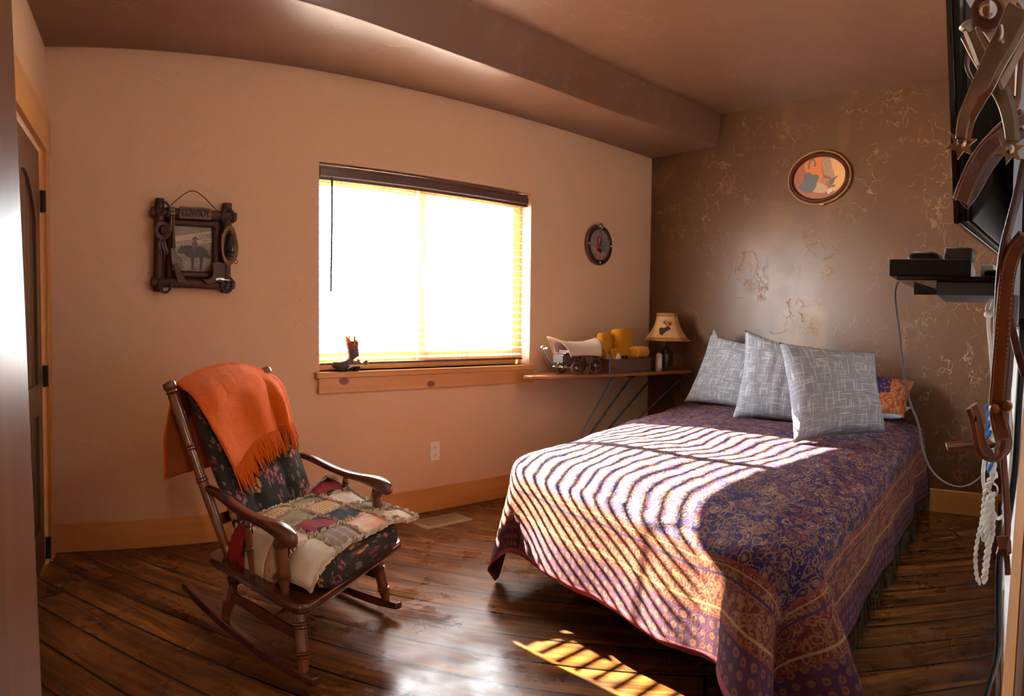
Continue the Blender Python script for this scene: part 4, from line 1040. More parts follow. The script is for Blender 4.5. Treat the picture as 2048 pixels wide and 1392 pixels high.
# coiled rope and lantern on the right log
b = MB()
for k in range(4):
    pts = []
    for i in range(28):
        t = 2*PI*i/28; pts.append(Q(.176+(.030+.004*k)*math.cos(t)+.003*math.sin(3*t+k), .008+(.080+.006*k)*math.sin(t), .062+.004*k+.003*math.sin(2*t+k)))
    b.tube(pts, .0036, 6, closed=True)
b.tube([Q(.176, .09, .07), Q(.180, .108, .068), Q(.182, .118, .064)], .0034, 6)
b.ring(Q(.214, -.070, .064), EXq, EZq, .009, .009, .003, 16, 6)
part('coiled_rope', b, M['tanrope'], fr)
b = MB(); b.lathe(Q(.176, -.045, .066), Q(.180, .075, .066), [(0, .022), (.12, .024), (.2, .016), (.24, .013), (.5, .022), (.72, .016), (.76, .018), (.84, .018), (.92, .010), (1, .004)], 16)
b.tube([Q(.155, -.03, .066), Q(.153, .02, .066), Q(.166, .07, .066), Q(.180, .085, .066), Q(.194, .07, .066), Q(.202, .02, .066), Q(.200, -.03, .066)], .0025, 6); part('lantern', b, M['iron'], fr)
# boot
b = MB(); b.prism([(.080, -.085), (.108, -.075), (.140, -.078), (.156, -.088), (.152, -.120), (.150, -.150), (.150, -.178), (.134, -.186), (.128, -.176), (.112, -.176), (.090, -.190), (.064, -.192), (.046, -.180), (.032, -.158), (.050, -.166), (.072, -.160), (.088, -.148), (.090, -.12)], Q(0, 0, .056), EXq, EZq, EO*.026)
bt = part('boot', b, M['log'], fr, bevel=.006, seg=3)
b = MB(); b.strap([Q(.104, -.166, .084), Q(.124, -.160, .085), Q(.150, -.164, .082)], .010, .003, EZq); b.ring(Q(.176, -.166, .080), EXq, EZq, .006, .006, .002, 12, 5); b.tube([Q(.15, -.164, .082), Q(.172, -.166, .08)], .003, 6); part('spur', b, M['chrome'], bt)
# hanging wire and its nail
b = MB(); pts = [Q(-.128, .190, .05), Q(-.09, .226, .028), Q(-.045, .262, .012), Q(-.012, .279, .010), Q(.02, .275, .010), Q(.055, .250, .014), Q(.09, .212, .03), Q(.118, .178, .05)]
b.tube(spline(pts, 5), .0022, 6); part('hanging_wire', b, M['iron'], fr)
b = MB(); b.tube([Q(-.008, .276, -.002), Q(-.008, .278, .016)], .002, 6); b.ball(Q(-.008, .278, .017), .005, 10, 6); part('nail', b, M['chrome'], fr)

# ------------------------------------------------------------------ wall clock
cc = V((3.800, DW, 1.720)); ck = thing('wall_clock', 'round dark rimmed wall clock with a western picture face', 'clock', cc)
EXw, EZw = V((1, 0, 0)), V((0, 0, 1))
RXc, RZc = .142, .150
b = MB(); b.disc(cc, EXw, EZw, RXc, RZc, (0, -.022, 0), 56); b.ring(cc+V((0, -.02, 0)), EXw, EZw, RXc-.008, RZc-.008, .008, 56, 8); part('wood_body', b, M['chairwood'], ck, bevel=.004)
b = MB(); pr = []
n = 56
for i in range(n):
    a = 2*PI*i/n
    for rr, oo in ((1.0, .022), (.985, .030), (.93, .035), (.80, .033), (.76, .026)): pr.append(cc+V((RXc*.975*rr*math.cos(a), -oo, RZc*.975*rr*math.sin(a))))
b.add(pr, [(i*5+k, i*5+k+1, ((i+1) % n)*5+k+1, ((i+1) % n)*5+k) for i in range(n) for k in range(4)])
part('leather_rim', b, M['rim'], ck, smooth=60)
b = MB(); b.ring(cc+V((0, -.029, 0)), EXw, EZw, RXc*.755, RZc*.755, .0042, 56, 8); part('bezel', b, M['brass'], ck)
b = MB(); b.disc(cc+V((0, -.0235, 0)), EXw, EZw, RXc*.75, RZc*.75, (0, -.002, 0), 48); fc = part('clock_face', b, M['clockface'], ck, smooth=0)
def cq(a, c, o): return cc+V((a, -o, c))
def cflat(nm, poly, o, mat, par=fc): return flat(nm, poly, o, mat, par, .0005, cq)
cflat('printed_ground', [(-.085, -.02), (.085, -.035), (.07, -.075), (.03, -.104), (-.03, -.104), (-.07, -.07)], .0257, M['cl_pink'])
cflat('printed_door', [(.018, -.045), (.074, -.040), (.078, .03), (.016, .036)], .0259, M['cl_green'])
cflat('printed_cowboy', [(-.030, .072), (-.014, .060), (.002, .066), (.008, .058), (.002, .04), (.006, .005), (.014, -.012), (-.002, -.04), (.018, -.062), (.012, -.066), (-.014, -.05), (-.034, -.055), (-.038, -.03), (-.030, .0), (-.036, .035), (-.026, .055), (-.036, .066)], .0263, M['bootred'])
cflat('printed_shirt', [(-.016, .05), (.004, .054), (.002, .01), (-.014, .004)], .0267, M['cl_pink'])
cflat('printed_figure', [(-.022, -.03), (.014, -.028), (.026, -.05), (.006, -.058), (-.016, -.048)], .0267, M['iron'])
b = MB()
for k in range(12):
    a = PI*k/6; b.box(cq(math.sin(a)*.088, math.cos(a)*.094, .0268), (.0045, .0012, .013), Matrix.Rotation(a, 3, 'Y'))
part('hour_mark', b, M['iron'], fc, smooth=0).__setitem__('kind', 'stuff')
b = MB(); b.strap([cq(0, 0, .030), cq(.022, .052, .030)], [.007, .003], .0012, V((1, 0, 0))); part('hour_hand', b, M['black'], ck)
b = MB(); b.strap([cq(0, 0, .032), cq(.012, .083, .032)], [.006, .002], .0012, V((1, 0, 0))); part('minute_hand', b, M['black'], ck)
for a, z in ((RXc*.86, 0), (-RXc*.86, 0), (0, -RZc*.86)):
    b = MB(); b.ball(cq(a, z, .034), (.011, .006, .011), 12, 6); part('silver_concho', b, M['chrome'], ck)
b = MB(); b.disc(cq(0, RZc*.90, .030), EXw, EZw, .030, .022, (0, -.008, 0), 20); b.ball(cq(0, RZc*.90, .038), (.016, .006, .013), 12, 6); part('silver_plaque', b, M['chrome'], ck, bevel=.003)

# ------------------------------------------------------------------ oval picture on the dark wall
oc = V((xb(1.868), 1.868, 2.158)); OX = V((-BK, -1, 0)).normalized(); ON = V((-1, BK, 0)).normalized()
def oq(a, c, o): return oc+OX*a+ON*o+V((0, 0, c))
ov = thing('oval_picture', 'oval picture of boots, hat and horseshoe in a rope edged frame', 'picture', oc)
RA_, RB_ = .236, .176; n = 72; b = MB(); pr = []
for i in range(n):
    a = 2*PI*i/n
    for rr, oo in ((1.0, 0), (1.0, .010), (.955, .016), (.93, .026), (.90, .026), (.875, .014), (.86, .018), (.845, .010), (.845, 0)): pr.append(oq(RA_*rr*math.cos(a), (RB_-(1-rr)*RA_)*math.sin(a), oo))
b.add(pr, [(i*9+k, i*9+k+1, ((i+1) % n)*9+k+1, ((i+1) % n)*9+k) for i in range(n) for k in range(8)])
part('oval_frame', b, M['chairdark'], ov, smooth=30)
b = MB(); pts = []
for i in range(300):
    a = 2*PI*i/300; pts.append(oq((RA_+.002+.0022*math.cos(a*85))*math.cos(a), (RB_+.002+.0022*math.cos(a*85))*math.sin(a), .016+.0022*math.sin(a*85)))
b.tube(pts, .0052, 6, closed=True); b.ball(oq(.03, -RB_-.004, .018), (.012, .02, .012), 10, 6)
b.tube([oq(.03, -RB_, .02), oq(.05, -RB_-.004, .022)], .006, 6); part('rope_edging', b, M['ropegold'], ov)
b = MB(); b.disc(oq(0, 0, .004), OX, EZw, RA_*.86, RB_-.14*RA_, ON*.004, 56); pic = part('painting', b, M['pic_clay'], ov, 'clay coloured painted ground', smooth=0)
def of(nm, poly, o, mat): return flat(nm, [((x-1560-78.5)*.00361*1.0, (356-y)*.00340) for x, y in poly], o, mat, pic, .0006, oq, ON)
def opx(L): return [(1560+x*160/1485, 280+y*150/1392) for x, y in L]
def sm(poly, k=3):
    P = [V((x, y, 0)) for x, y in poly]; P = P[-1:]+P+P[:2]; q = spline(P, k); return [(p.x, p.y) for p in q[k:-k-1]]
of('painted_orange', opx(sm([(480, 330), (640, 295), (790, 290), (800, 330), (760, 420), (770, 560), (800, 680), (780, 760), (730, 790), (640, 740), (500, 620), (420, 480)])), .0084, M['pic_orange'])
of('painted_sand', opx(sm([(930, 330), (1080, 350), (1180, 460), (1222, 620), (1210, 780), (1150, 880), (1080, 950), (1010, 970), (960, 900), (1020, 800), (1020, 660), (960, 480)])), .0084, M['pic_sand'])
of('painted_boot', opx([(795, 305), (860, 330), (935, 345), (960, 480), (1010, 640), (1030, 700), (1010, 740), (960, 760), (900, 780), (830, 840), (770, 815), (800, 740), (840, 700), (820, 660), (775, 480), (775, 380)]), .0090, M['pic_tan'])
of('painted_boot', opx(sm([(690, 780), (790, 820), (880, 860), (905, 930), (850, 985), (740, 985), (620, 950), (640, 880)])), .0096, M['pic_tan2'])
of('painted_hat', opx(sm([(520, 580), (570, 620), (620, 645), (680, 640), (725, 690), (690, 770), (660, 880), (600, 945), (520, 970), (430, 940), (330, 870), (330, 810), (400, 760), (430, 680), (415, 620), (480, 600)])), .0102, M['pic_grey'])
b = MB(); pts = [oq((x-1560-78.5)*.00361, (356-y)*.0034, .0095) for x, y in opx([(525, 520), (515, 440), (540, 380), (580, 345), (620, 370), (645, 430), (635, 490)])]; b.strap(pts, .011, .0012, [(p-oq((opx([(580, 450)])[0][0]-1638.5)*.00361, (356-opx([(580, 450)])[0][1])*.0034, .0095)) for p in pts]); part('painted_horseshoe', b, M['pic_grey'], pic)
of('painted_strap', opx([(830, 665), (900, 690), (950, 715), (950, 745), (890, 725), (815, 715)]), .0100, M['bootred'])
of('painted_spur', opx([(940, 750), (1010, 735), (1080, 690), (1090, 705), (1030, 760), (1000, 820), (930, 830)]), .0100, M['pic_grey'])
of('painted_coin', opx(sm([(960, 870), (1000, 850), (1045, 860), (1040, 885), (1000, 895)])), .0096, M['pic_grey'])
of('painted_kerchief', opx([(900, 930), (950, 905), (990, 930), (985, 975), (910, 1020), (890, 970)]), .0100, M['pic_white'])
for G in (([(800, 460), (850, 390), (930, 370)], [(800, 465), (840, 520), (860, 600), (910, 690)], [(880, 420), (900, 520), (960, 690)], [(925, 420), (940, 520), (960, 600)], [(980, 500), (990, 620), (960, 680)]), ([(700, 850), (800, 880), (860, 930)], [(720, 940), (800, 960)], [(780, 860), (840, 850)])):
    b = MB()
    for L in G: b.tube([oq((x-1638.5)*.00361, (356-y)*.0034, .0106) for x, y in opx(L)], .0012, 5)
    o = part('painted_stitching', b, M['pic_white'], pic); o['kind'] = 'stuff'

# ------------------------------------------------------------------ outlet and floor register
oc2 = V((2.366, DW, .360)); ot = thing('wall_outlet', 'white duplex wall outlet on the tan wall under the window', 'outlet', oc2)
b = MB(); b.box(oc2+V((0, -.003, 0)), (.070, .006, .114)); part('cover_plate', b, M['white_plastic'], ot, bevel=.002)
for dz in (.021, -.021):
    b = MB(); b.prism(rrect(-.015, .015, -.014, .014, .006, 4), oc2+V((0, -.006, dz)), (1, 0, 0), (0, 0, 1), (0, -.0025, 0)); s = part('socket', b, M['white_plastic'], ot, smooth=0)
    b = MB()
    for dx in (-.0055, .0055): b.box(oc2+V((dx, -.0086, dz+.003)), (.0022, .001, .008))
    b.box(oc2+V((0, -.0086, dz-.007)), (.005, .001, .004)); part('slot', b, M['black'], s, smooth=0)
b = MB(); b.ball(oc2+V((0, -.006, 0)), (.003, .0015, .003), 8, 5); part('screw', b, M['steel'], ot)
vc = [V((2.139, 3.242, 0)), V((2.08, 3.064, 0)), V((2.389, 3.096, 0)), V((2.436, 3.27, 0))]
vo = V((2.262, 3.165, 0)); va = math.radians(2); VX = V((math.cos(va), math.sin(va), 0)); VY = V((-math.sin(va), math.cos(va), 0)); vl, vw = .165, .085
vt = thing('floor_register', 'beige metal floor vent beside the baseboard', 'floor vent', vo)
def vq(x, y, z): return vo+VX*x+VY*y+V((0, 0, z))
b = MB(); o1 = [(-vl, -vw), (vl, -vw), (vl, vw), (-vl, vw)]; i1 = [(-vl+.03, -vw+.026), (vl-.03, -vw+.026), (vl-.03, vw-.026), (-vl+.03, vw-.026)]
b.add([vq(x, y, .001) for x, y in o1]+[vq(x*.97, y*.95, .007) for x, y in o1]+[vq(x, y, .008) for x, y in i1]+[vq(x, y, .001) for x, y in i1], [(k+a, k+(a+1) % 4, k+4+(a+1) % 4, k+4+a) for k in (0, 4, 8) for a in range(4)])
part('register_frame', b, M['ventm'], vt, smooth=0)
b = MB(); b.add([vq(x, y, .0012) for x, y in i1], [(0, 1, 2, 3)]); part('duct', b, M['black'], vt, smooth=0)
b = MB()
for k in range(19):
    x = lerp(-vl+.036, vl-.036, k/18); b.hexa([vq(x-.003, -vw+.026, .002), vq(x+.001, -vw+.026, .002), vq(x+.001, vw-.026, .002), vq(x-.003, vw-.026, .002), vq(x, -vw+.026, .008), vq(x+.004, -vw+.026, .008), vq(x+.004, vw-.026, .008), vq(x, vw-.026, .008)])
part('louvre', b, M['ventm'], vt, smooth=0)

# ------------------------------------------------------------------ little boot on the sill
bo = V((1.785, DW-.022, Z0)); ka = math.radians(-4)
bt2 = thing('decorative_boot', 'small cowboy boot figurine with spur on the window sill', 'figurine', bo)
bs = .95
def Bq(x, y, z):                          # x: toe is negative; y: width; z up
    x, y, z = x*bs, y*bs, z*bs
    return bo+V((x*math.cos(ka)-y*math.sin(ka), x*math.sin(ka)+y*math.cos(ka), z))
def ring_at(secs, n=18, sq=1.0):
    b = MB(); vs = []; fs = []
    for (cx, cz, rx, ry, tx, tz) in secs:  # centre, half length along (tx,tz), half width
        for k in range(n):
            a = 2*PI*k/n; vs.append(Bq(cx+tx*rx*math.cos(a), ry*math.sin(a), cz+tz*rx*math.cos(a)))
    for i in range(len(secs)-1):
        for k in range(n): fs.append((i*n+k, i*n+(k+1) % n, i*n+n+(k+1) % n, i*n+n+k))
    fs += [tuple(reversed(range(n))), tuple(len(vs)-n+k for k in range(n))]; return b.add(vs, fs)
part('vamp', ring_at([(a_, b_*(1.22 if a_ < .02 else 1.1), c_*(1.2 if a_ < 0 else 1), d_, e_, f_) for a_, b_, c_, d_, e_, f_ in [(-.118, .040, .010, .006, .4, .9), (-.108, .034, .016, .014, .45, .9), (-.085, .028, .022, .024, .35, .94), (-.055, .028, .027, .029, .25, .97), (-.030, .036, .036, .031, .35, .94), (-.008, .050, .045, .032, .6, .8), (.012, .062, .044, .032, .9, .45), (.016, .082, .036, .031, 1, .1), (.014, .092, .034, .031, 1, 0)]]), M['bootbrown'], bt2, 'dark brown vamp', smooth=60)
part('shaft', ring_at([(.014, .092, .033, .030, 1, 0), (.010, .112, .037, .032, 1, .0), (.012, .128, .036, .033, 1, 0)]), M['bootgrey'], bt2, 'grey lower shaft', smooth=60)
part('shaft_front', ring_at([(.008, .128, .0365, .033, 1, 0), (.004, .15, .039, .034, 1, .0), (.0, .176, .042, .034, 1, -.12)]), M['bootred'], bt2, 'red upper shaft', smooth=60)
b = MB()
def sc(s, t):
    a = lerp(-1.15, 1.15, s); z = lerp(.128, .196-.030*(abs(a)/1.15)**2, t); r = lerp(.0375, .0445, t); return Bq(.006+r*math.cos(a), -.0+.035*math.sin(a)*1.02, z)
b.grid(sc, 14, 8); o = part('shaft_back', b, M['boottan'], bt2, 'tan rear shaft panel', smooth=180); o.modifiers.new('t', 'SOLIDIFY').thickness = .002
b = MB()
def sc2(s, t):
    a = lerp(PI-1.2, PI+1.2, s); z = lerp(.165, .212-.034*(abs(a-PI)/1.2)**2, t); r = lerp(.041, .047, t); return Bq(.002+r*math.cos(a), .035*math.sin(a), z)
b.grid(sc2, 14, 6); o = part('shaft_top', b, M['boottan'], bt2, 'tan front scallop', smooth=180); o.modifiers.new('t', 'SOLIDIFY').thickness = .002
for x, y in ((.004, -.036), (.004, .036)):
    b = MB(); b.strap([Bq(x, y, .150), Bq(x, y*1.05, .190), Bq(x, y*.95, .206)], .012, .002, Bq(1, 0, 0)-Bq(0, 0, 0)); part('pull_strap', b, M['boottan'], bt2)
b = MB(); b.prism([(-.112, .030), (-.085, .010), (-.055, .001), (-.036, .001), (-.010, .012), (.018, .022), (.046, .024), (.046, .030), (.010, .032), (-.02, .022), (-.05, .008), (-.08, .018), (-.11, .036)], Bq(0, -.027, 0), Bq(1, 0, 0)-Bq(0, 0, 0), (0, 0, bs), Bq(0, .054, 0)-Bq(0, 0, 0)); part('sole', b, M['black'], bt2, bevel=.002)
b = MB(); b.hexa([Bq(.020, -.018, 0), Bq(.042, -.018, 0), Bq(.042, .018, 0), Bq(.020, .018, 0), Bq(.012, -.024, .024), Bq(.050, -.024, .024), Bq(.050, .024, .024), Bq(.012, .024, .024)]); part('heel', b, M['black'], bt2, bevel=.002)
b = MB(); b.strap([Bq(-.035, -.034, .052), Bq(.0, -.037, .056), Bq(.04, -.034, .050), Bq(.056, 0, .050), Bq(.04, .034, .050), Bq(.0, .037, .056)], .012, .003, (0, 0, 1))
b.tube([Bq(.056, 0, .048), Bq(.076, 0, .042), Bq(.092, 0, .046)], .004, 8)
for k in range(6):
    a = PI*k/6; b.tube([Bq(.094-.016*math.cos(a), 0, .048-.016*math.sin(a)), Bq(.094+.016*math.cos(a), 0, .048+.016*math.sin(a))], .0024, 5)
sp = part('spur', b, M['pewter'], bt2)
b = MB(); b.ball(Bq(-.004, -.0375, .058), (.009, .004, .009), 12, 6); b.ball(Bq(.030, -.036, .060), (.010, .005, .012), 10, 6); part('concho', b, M['oldsteel'], sp)
# ------------------------------------------------------------------ wooden ironing board along the window wall and what stands on it
ZI = .803
ib = thing('ironing_board', 'old wooden ironing board on folding legs in the corner behind the bed', 'ironing board', (3.7, 3.2, 0))
fe = [atz(1066, 752, ZI), atz(1100, 757, ZI), atz(1145, 757, ZI), atz(1230, 752, ZI), atz(1300, 745, ZI), atz(1370, 738.5, ZI), atz(1397, 736.5, ZI)]
fp = [(p.x, p.y) for p in fe]
x0 = fp[0][0]
outl = [(x0, 3.235), (x0+.01, 3.19), (x0+.05, 3.14), (x0+.14, 3.098), (3.35, 3.055), (3.7, 3.0), (4.05, 2.945), (4.30, 2.905), (4.365, 2.90), (4.385, 3.30), (4.36, 3.345), (3.6, 3.355), (3.2, 3.352), (x0+.06, 3.33), (x0+.012, 3.285)]
b = MB(); b.prism(outl, (0, 0, ZI-.026), (1, 0, 0), (0, 1, 0), (0, 0, .026)); part('board_top', b, M['boardwood'], ib, bevel=.007, seg=3, smooth=40)
for (a, c, Y, zl) in (((1225, 759), (1167, 862), 3.10, .01), ((1261, 757), (1186, 860), 3.28, .01), ((1292, 770), (1224, 850), 3.20, .01), ((1326, 752), (1352, 822), 3.02, .01), ((1357, 745), (1370, 805), 3.00, .01), ((1342, 776), (1282, 832), 2.98, .2)):
    p = atpl(*a, (0, Y, 0), (0, 1, 0)); q = atpl(*c, (0, Y, 0), (0, 1, 0)); d = (q-p); t0 = (ZI-.028-p.z)/d.z; t1 = (zl-p.z)/d.z
    p, q = p+d*t0, p+d*t1
    if q.x > xb(q.y)-.02: q = p.lerp(q, (xb(q.y)-.03-p.x)/(q.x-p.x))
    b = MB(); b.tube([p, q], .0075, 8); part('leg', b, M['steel'], ib)
b = MB(); b.tube([(3.82, 3.03, ZI-.034), (3.82, 3.32, ZI-.034)], .008, 8); b.tube([(4.2, 2.94, ZI-.034), (4.2, 3.32, ZI-.034)], .008, 8); b.box((3.9, 3.15, ZI-.03), (.5, .03, .012)); part('brace', b, M['iron'], ib)

# covered wagon model
wo = V((3.235, 3.185, ZI)); wa = math.radians(-9); WX = V((math.cos(wa), math.sin(wa), 0)); WY = V((-math.sin(wa), math.cos(wa), 0))
wg = thing('covered_wagon', 'model covered wagon with cream canvas top on the ironing board', 'model wagon', wo)
def wq(x, y, z): return wo+WX*x+WY*y+V((0, 0, z))
def wheel(x, y, r, nsp):
    c = wq(x, y, r); b = MB(); b.ring(c, WX, V((0, 0, 1)), r-.006, r-.006, .0062, 32, 8); b2 = part('wheel', b, M['bootbrown'], wg)
    b = MB()
    for k in range(nsp):
        a = 2*PI*k/nsp; b.tube([c, c+WX*(math.cos(a)*(r-.006))+V((0, 0, math.sin(a)*(r-.006)))], .0032, 6)
    part('spoke', b, M['bootbrown'], b2)
    b = MB(); b.lathe(c-WY*.016, c+WY*.012, [(0, .004), (.1, .007), (.35, .008), (.4, .013), (.8, .013), (1, .01)], 14); part('hub', b, M['chrome'] , b2)
    return c
for x, r, n in ((.062, .043, 8), (.222, .055, 8)):
    for y in (-.082, .082): wheel(x, y, r, n)
b = MB()
for x, r in ((.062, .043), (.222, .055)): b.tube([wq(x, -.082, r), wq(x, .082, r)], .006, 8)
b.box(wq(.14, 0, .056), (.20, .022, .014), Matrix.Rotation(wa, 3, 'Z')); part('undercarriage', b, M['bootbrown'], wg)
R9 = Matrix.Rotation(wa, 3, 'Z')
b = MB(); b.hexa([wq(.02, -.058, .068), wq(.25, -.058, .068), wq(.25, .058, .068), wq(.02, .058, .068), wq(.012, -.066, .125), wq(.262, -.066, .125), wq(.262, .066, .125), wq(.012, .066, .125)]); wb = part('wagon_box', b, M['log'], wg, bevel=.002)
b = MB()
for x in (.055, .125, .192): b = MB(); b.box(wq(x, -.068, .098), (.010, .008, .066), R9); part('stake', b, M['traywood'], wb)
b = MB(); b.box(wq(-.004, 0, .100), (.05, .11, .048), R9); part('jockey_box', b, M['grey_wood'], wg, bevel=.002)
b = MB(); b.box(wq(.012, 0, .140), (.030, .115, .010), R9); b.box(wq(-.012, 0, .128), (.012, .10, .010), R9); b.box(wq(.026, 0, .149), (.006, .115, .022), R9); part('seat', b, M['traywood'], wg, bevel=.002)
b = MB(); b.box(wq(.165, -.082, .094), (.052, .028, .046), R9); part('side_chest', b, M['traywood'], wg, bevel=.003)
b = MB(); b.tube([wq(-.030, -.004, .052), wq(-.075, -.002, .074), wq(-.115, 0, .125), wq(-.142, 0, .168)], [.005, .0055, .006, .006], 8); b.tube([wq(-.02, -.05, .05), wq(-.03, .05, .05)], .005, 8); part('tongue', b, M['steel'], wg)
b = MB(); b.tube([wq(-.134, -.035, .172), wq(-.140, .03, .178)], .0065, 10); b.ball(wq(-.150, .0, .182), .009, 12, 8); part('yoke_bar', b, M['chrome'], wg)
b = MB()
for k, (z, y) in enumerate(((.074, -.02), (.056, -.026), (.038, -.034))): b.ball(wq(-.035+.012*k, y, z), .008, 10, 7)
part('copper_bead', b, M['brass'], wg)
for y in (-.028, .02):
    b = MB(); b.tube(spline([wq(-.138, y, .168), wq(-.10, y*1.4, .09), wq(-.065, y*1.6, .045), wq(-.02, y*1.8, .042), wq(.03, -.07 if y < 0 else .06, .05)], 6), .0022, 6); part('chain', b, M['steel'], wg)
b = MB(); b.tube(spline([wq(.072, -.074, .112), wq(.09, -.076, .088), wq(.108, -.076, .096), wq(.122, -.074, .116)], 5), .002, 6); part('side_chain', b, M['steel'], wg)
b = MB()
def can(s, t):
    a = PI*s; x = lerp(-.055, .268, t); fl = math.exp(-((t-0)/.16)**2); fb = math.exp(-((1-t)/.16)**2)
    R = .080+.018*fl+.010*fb-.008*math.sin(PI*t); zc = .128+.006*math.sin(PI*t)
    hz = .094+.026*fl+.020*fb-.012*math.sin(PI*t)
    x2 = x+(-.062*math.sin(a)*fl+.026*math.sin(a)*fb)+ .034*fl*abs(math.cos(a))*1.8
    z = zc+hz*math.sin(a)**.85-.010*(1-math.sin(a)**.5)
    return wq(x2, -R*math.cos(a)*1.0, z+.004*nz(s*8, t*9, 3))
b.grid(can, 28, 26); o = part('canvas_cover', b, M['canvas'], wg, smooth=180); o.modifiers.new('t', 'SOLIDIFY').thickness = .003
for t in (.12, .5, .88):
    b = MB(); cc_ = can(.5, t); ax_ = (can(0, t)+can(1, t))*.5; pts = [ax_+(can(i/12, t)-ax_)*.9-V((0, 0, .006)) for i in range(13)]; b.tube(pts, .003, 6); part('bow', b, M['traywood'], wg)

# wooden tray of towels
tA, tB = V((3.545, 3.03, ZI)), V((3.955, 2.99, ZI)); TX = (tB-tA); TL = TX.length; TX = TX.normalized(); TY = V((-TX.y, TX.x, 0)); TD = .20; TH = .098
ty = thing('wooden_tray', 'shallow dark wooden tray holding gold towels on the ironing board', 'tray', tA+TX*TL*.5+TY*TD*.5)
def tq(x, y, z): return tA+TX*x+TY*y+V((0, 0, z))
def tbx(b, a, c): b.hexa([tq(a[0], a[1], a[2]), tq(c[0], a[1], a[2]), tq(c[0], c[1], a[2]), tq(a[0], c[1], a[2]), tq(a[0], a[1], c[2]), tq(c[0], a[1], c[2]), tq(c[0], c[1], c[2]), tq(a[0], c[1], c[2])]); return b
w = .009
for nm, a, c in (('tray_base', (0, 0, 0), (TL, TD, .008)), ('tray_side', (0, 0, .008), (TL, w, TH)), ('tray_side', (0, TD-w, .008), (TL, TD, TH)), ('tray_end', (0, w, .008), (w, TD-w, TH)), ('tray_end', (TL-w, w, .008), (TL, TD-w, TH))):
    part(nm, tbx(MB(), a, c), M['traywood'], ty, bevel=.002, smooth=0)
for x in (0, TL):
    part('corner_strip', tbx(MB(), (x-.004, -.002, .0), (x+.004, .004, TH+.002)), M['steel'], ty, 'grey corner strip', smooth=0)
b = MB(); b.strap([tq(.006, TD*.82, TH-.03), tq(.006, TD*.80, TH+.07), tq(.008, TD*.62, TH+.10), tq(.008, TD*.3, TH+.04), tq(.006, TD*.18, TH-.03)], .016, .008, TX); part('handle', b, M['boardwood'], ty, bevel=.002)
def towelroll(name, label, p0, p1, rx, rz, folds, up=V((0, 0, 1))):
    p0, p1 = V(p0), V(p1); ax = (p1-p0).normalized(); e1 = (up-ax*up.dot(ax)).normalized(); e2 = ax.cross(e1); b = MB(); n = 26; ms = 22; vs = []; fs = []
    for i in range(ms+1):
        t = i/ms; c = p0.lerp(p1, t); en = (1-abs(2*t-1)**8)**.4*.16+.84
        g = 1+.05*sum(-math.exp(-((t-f)/.02)**2) for f in folds)+.02*math.sin(t*9)
        for k in range(n):
            a = 2*PI*k/n; r = g*en*(1+.02*nz(math.cos(a)*2, math.sin(a)*2, t*4)); vs.append(c+e1*(rz*r*math.copysign(abs(math.sin(a))**.8, math.sin(a)))+e2*(rx*r*math.copysign(abs(math.cos(a))**.8, math.cos(a))))
    for i in range(ms):
        for k in range(n): fs.append((i*n+k, i*n+(k+1) % n, i*n+n+(k+1) % n, i*n+n+k))
    fs += [tuple(reversed(range(n))), tuple(ms*n+k for k in range(n))]
    b.add(vs, fs)
    # spiral lip of the rolled end
    b.tube([p1+e1*(rz*.75*(1-i/22)*math.sin(i*.62))+e2*(rx*.75*(1-i/22)*math.cos(i*.62))+ax*.002 for i in range(22)], .004, 5)
    return single(name, b, M['towel'], label, 'towel', group='gold towels in the wooden tray', smooth=50)
towelroll('rolled_towel', 'tallest gold towel, banded and standing upright in the tray', tq(.245, .120, .012), tq(.252, .140, .302), .092, .050, (.35, .5, .66, .8), up=TY)
towelroll('rolled_towel', 'gold towel leaning at the left of the tray beside the tallest towel', tq(.080, .128, .012), tq(.092, .152, .270), .062, .034, (.4, .55), up=TY)
tw = towelroll('rolled_towel', 'small rolled gold towel with pale star, lying at the right end of the tray', tq(.398, .058, .142), tq(.270, .040, .138), .054, .042, ())
stp = tq(.340, .001, .142)
def star(n=5): return [((.027 if i % 2 == 0 else .012)*math.sin(PI*i/n), (.027 if i % 2 == 0 else .012)*math.cos(PI*i/n)) for i in range(2*n)]
b = MB(); st_ = star(); b.strap([stp+TX*x+V((0, 0, z)) for x, z in st_+st_[:1]], .003, .002, TX); b.v = [p-TY*.002 for p in b.v]; part('embroidered_star', b, M['canvas'], tw, 'pale star')
towelroll('rolled_towel', 'small gold face cloth tucked in the tray below the leaning towel', tq(.115, .052, .02), tq(.108, .066, .165), .036, .020, (), up=TY)
b = MB()
for k in range(3): b.hexa([tq(.07+.014*k, .03+.008*k, .05), tq(.13+.012*k, .03+.008*k, .05), tq(.13+.012*k, .034+.008*k, .05), tq(.07+.014*k, .034+.008*k, .05), tq(.10+.016*k, .03+.008*k, .135-.006*k), tq(.118+.014*k, .03+.008*k, .135-.006*k), tq(.118+.014*k, .034+.008*k, .135-.006*k), tq(.10+.016*k, .034+.008*k, .135-.006*k)])
for k in range(3):
    bb = MB(); bb.v = b.v[k*8:k*8+8]; bb.f = [[i-0 for i in f] for f in b.f[:6]]
    single('paper_packet', bb, M['white_plastic'], ('front white paper packet fanned in the tray', 'middle white paper packet fanned in the tray', 'rear white paper packet fanned in the tray')[k], 'packet', group='paper packets in the tray', smooth=0)
b = MB(); b.hexa([tq(.015, .075, .03), tq(.07, .06, .03), tq(.07, .066, .03), tq(.015, .081, .03), tq(.02, .085, .130), tq(.075, .07, .130), tq(.075, .076, .130), tq(.02, .091, .130)]); single('card', b, M['qdot'] if False else M['kraft'], 'kraft coloured card leaning inside the tray by the left towel', 'card', smooth=0)
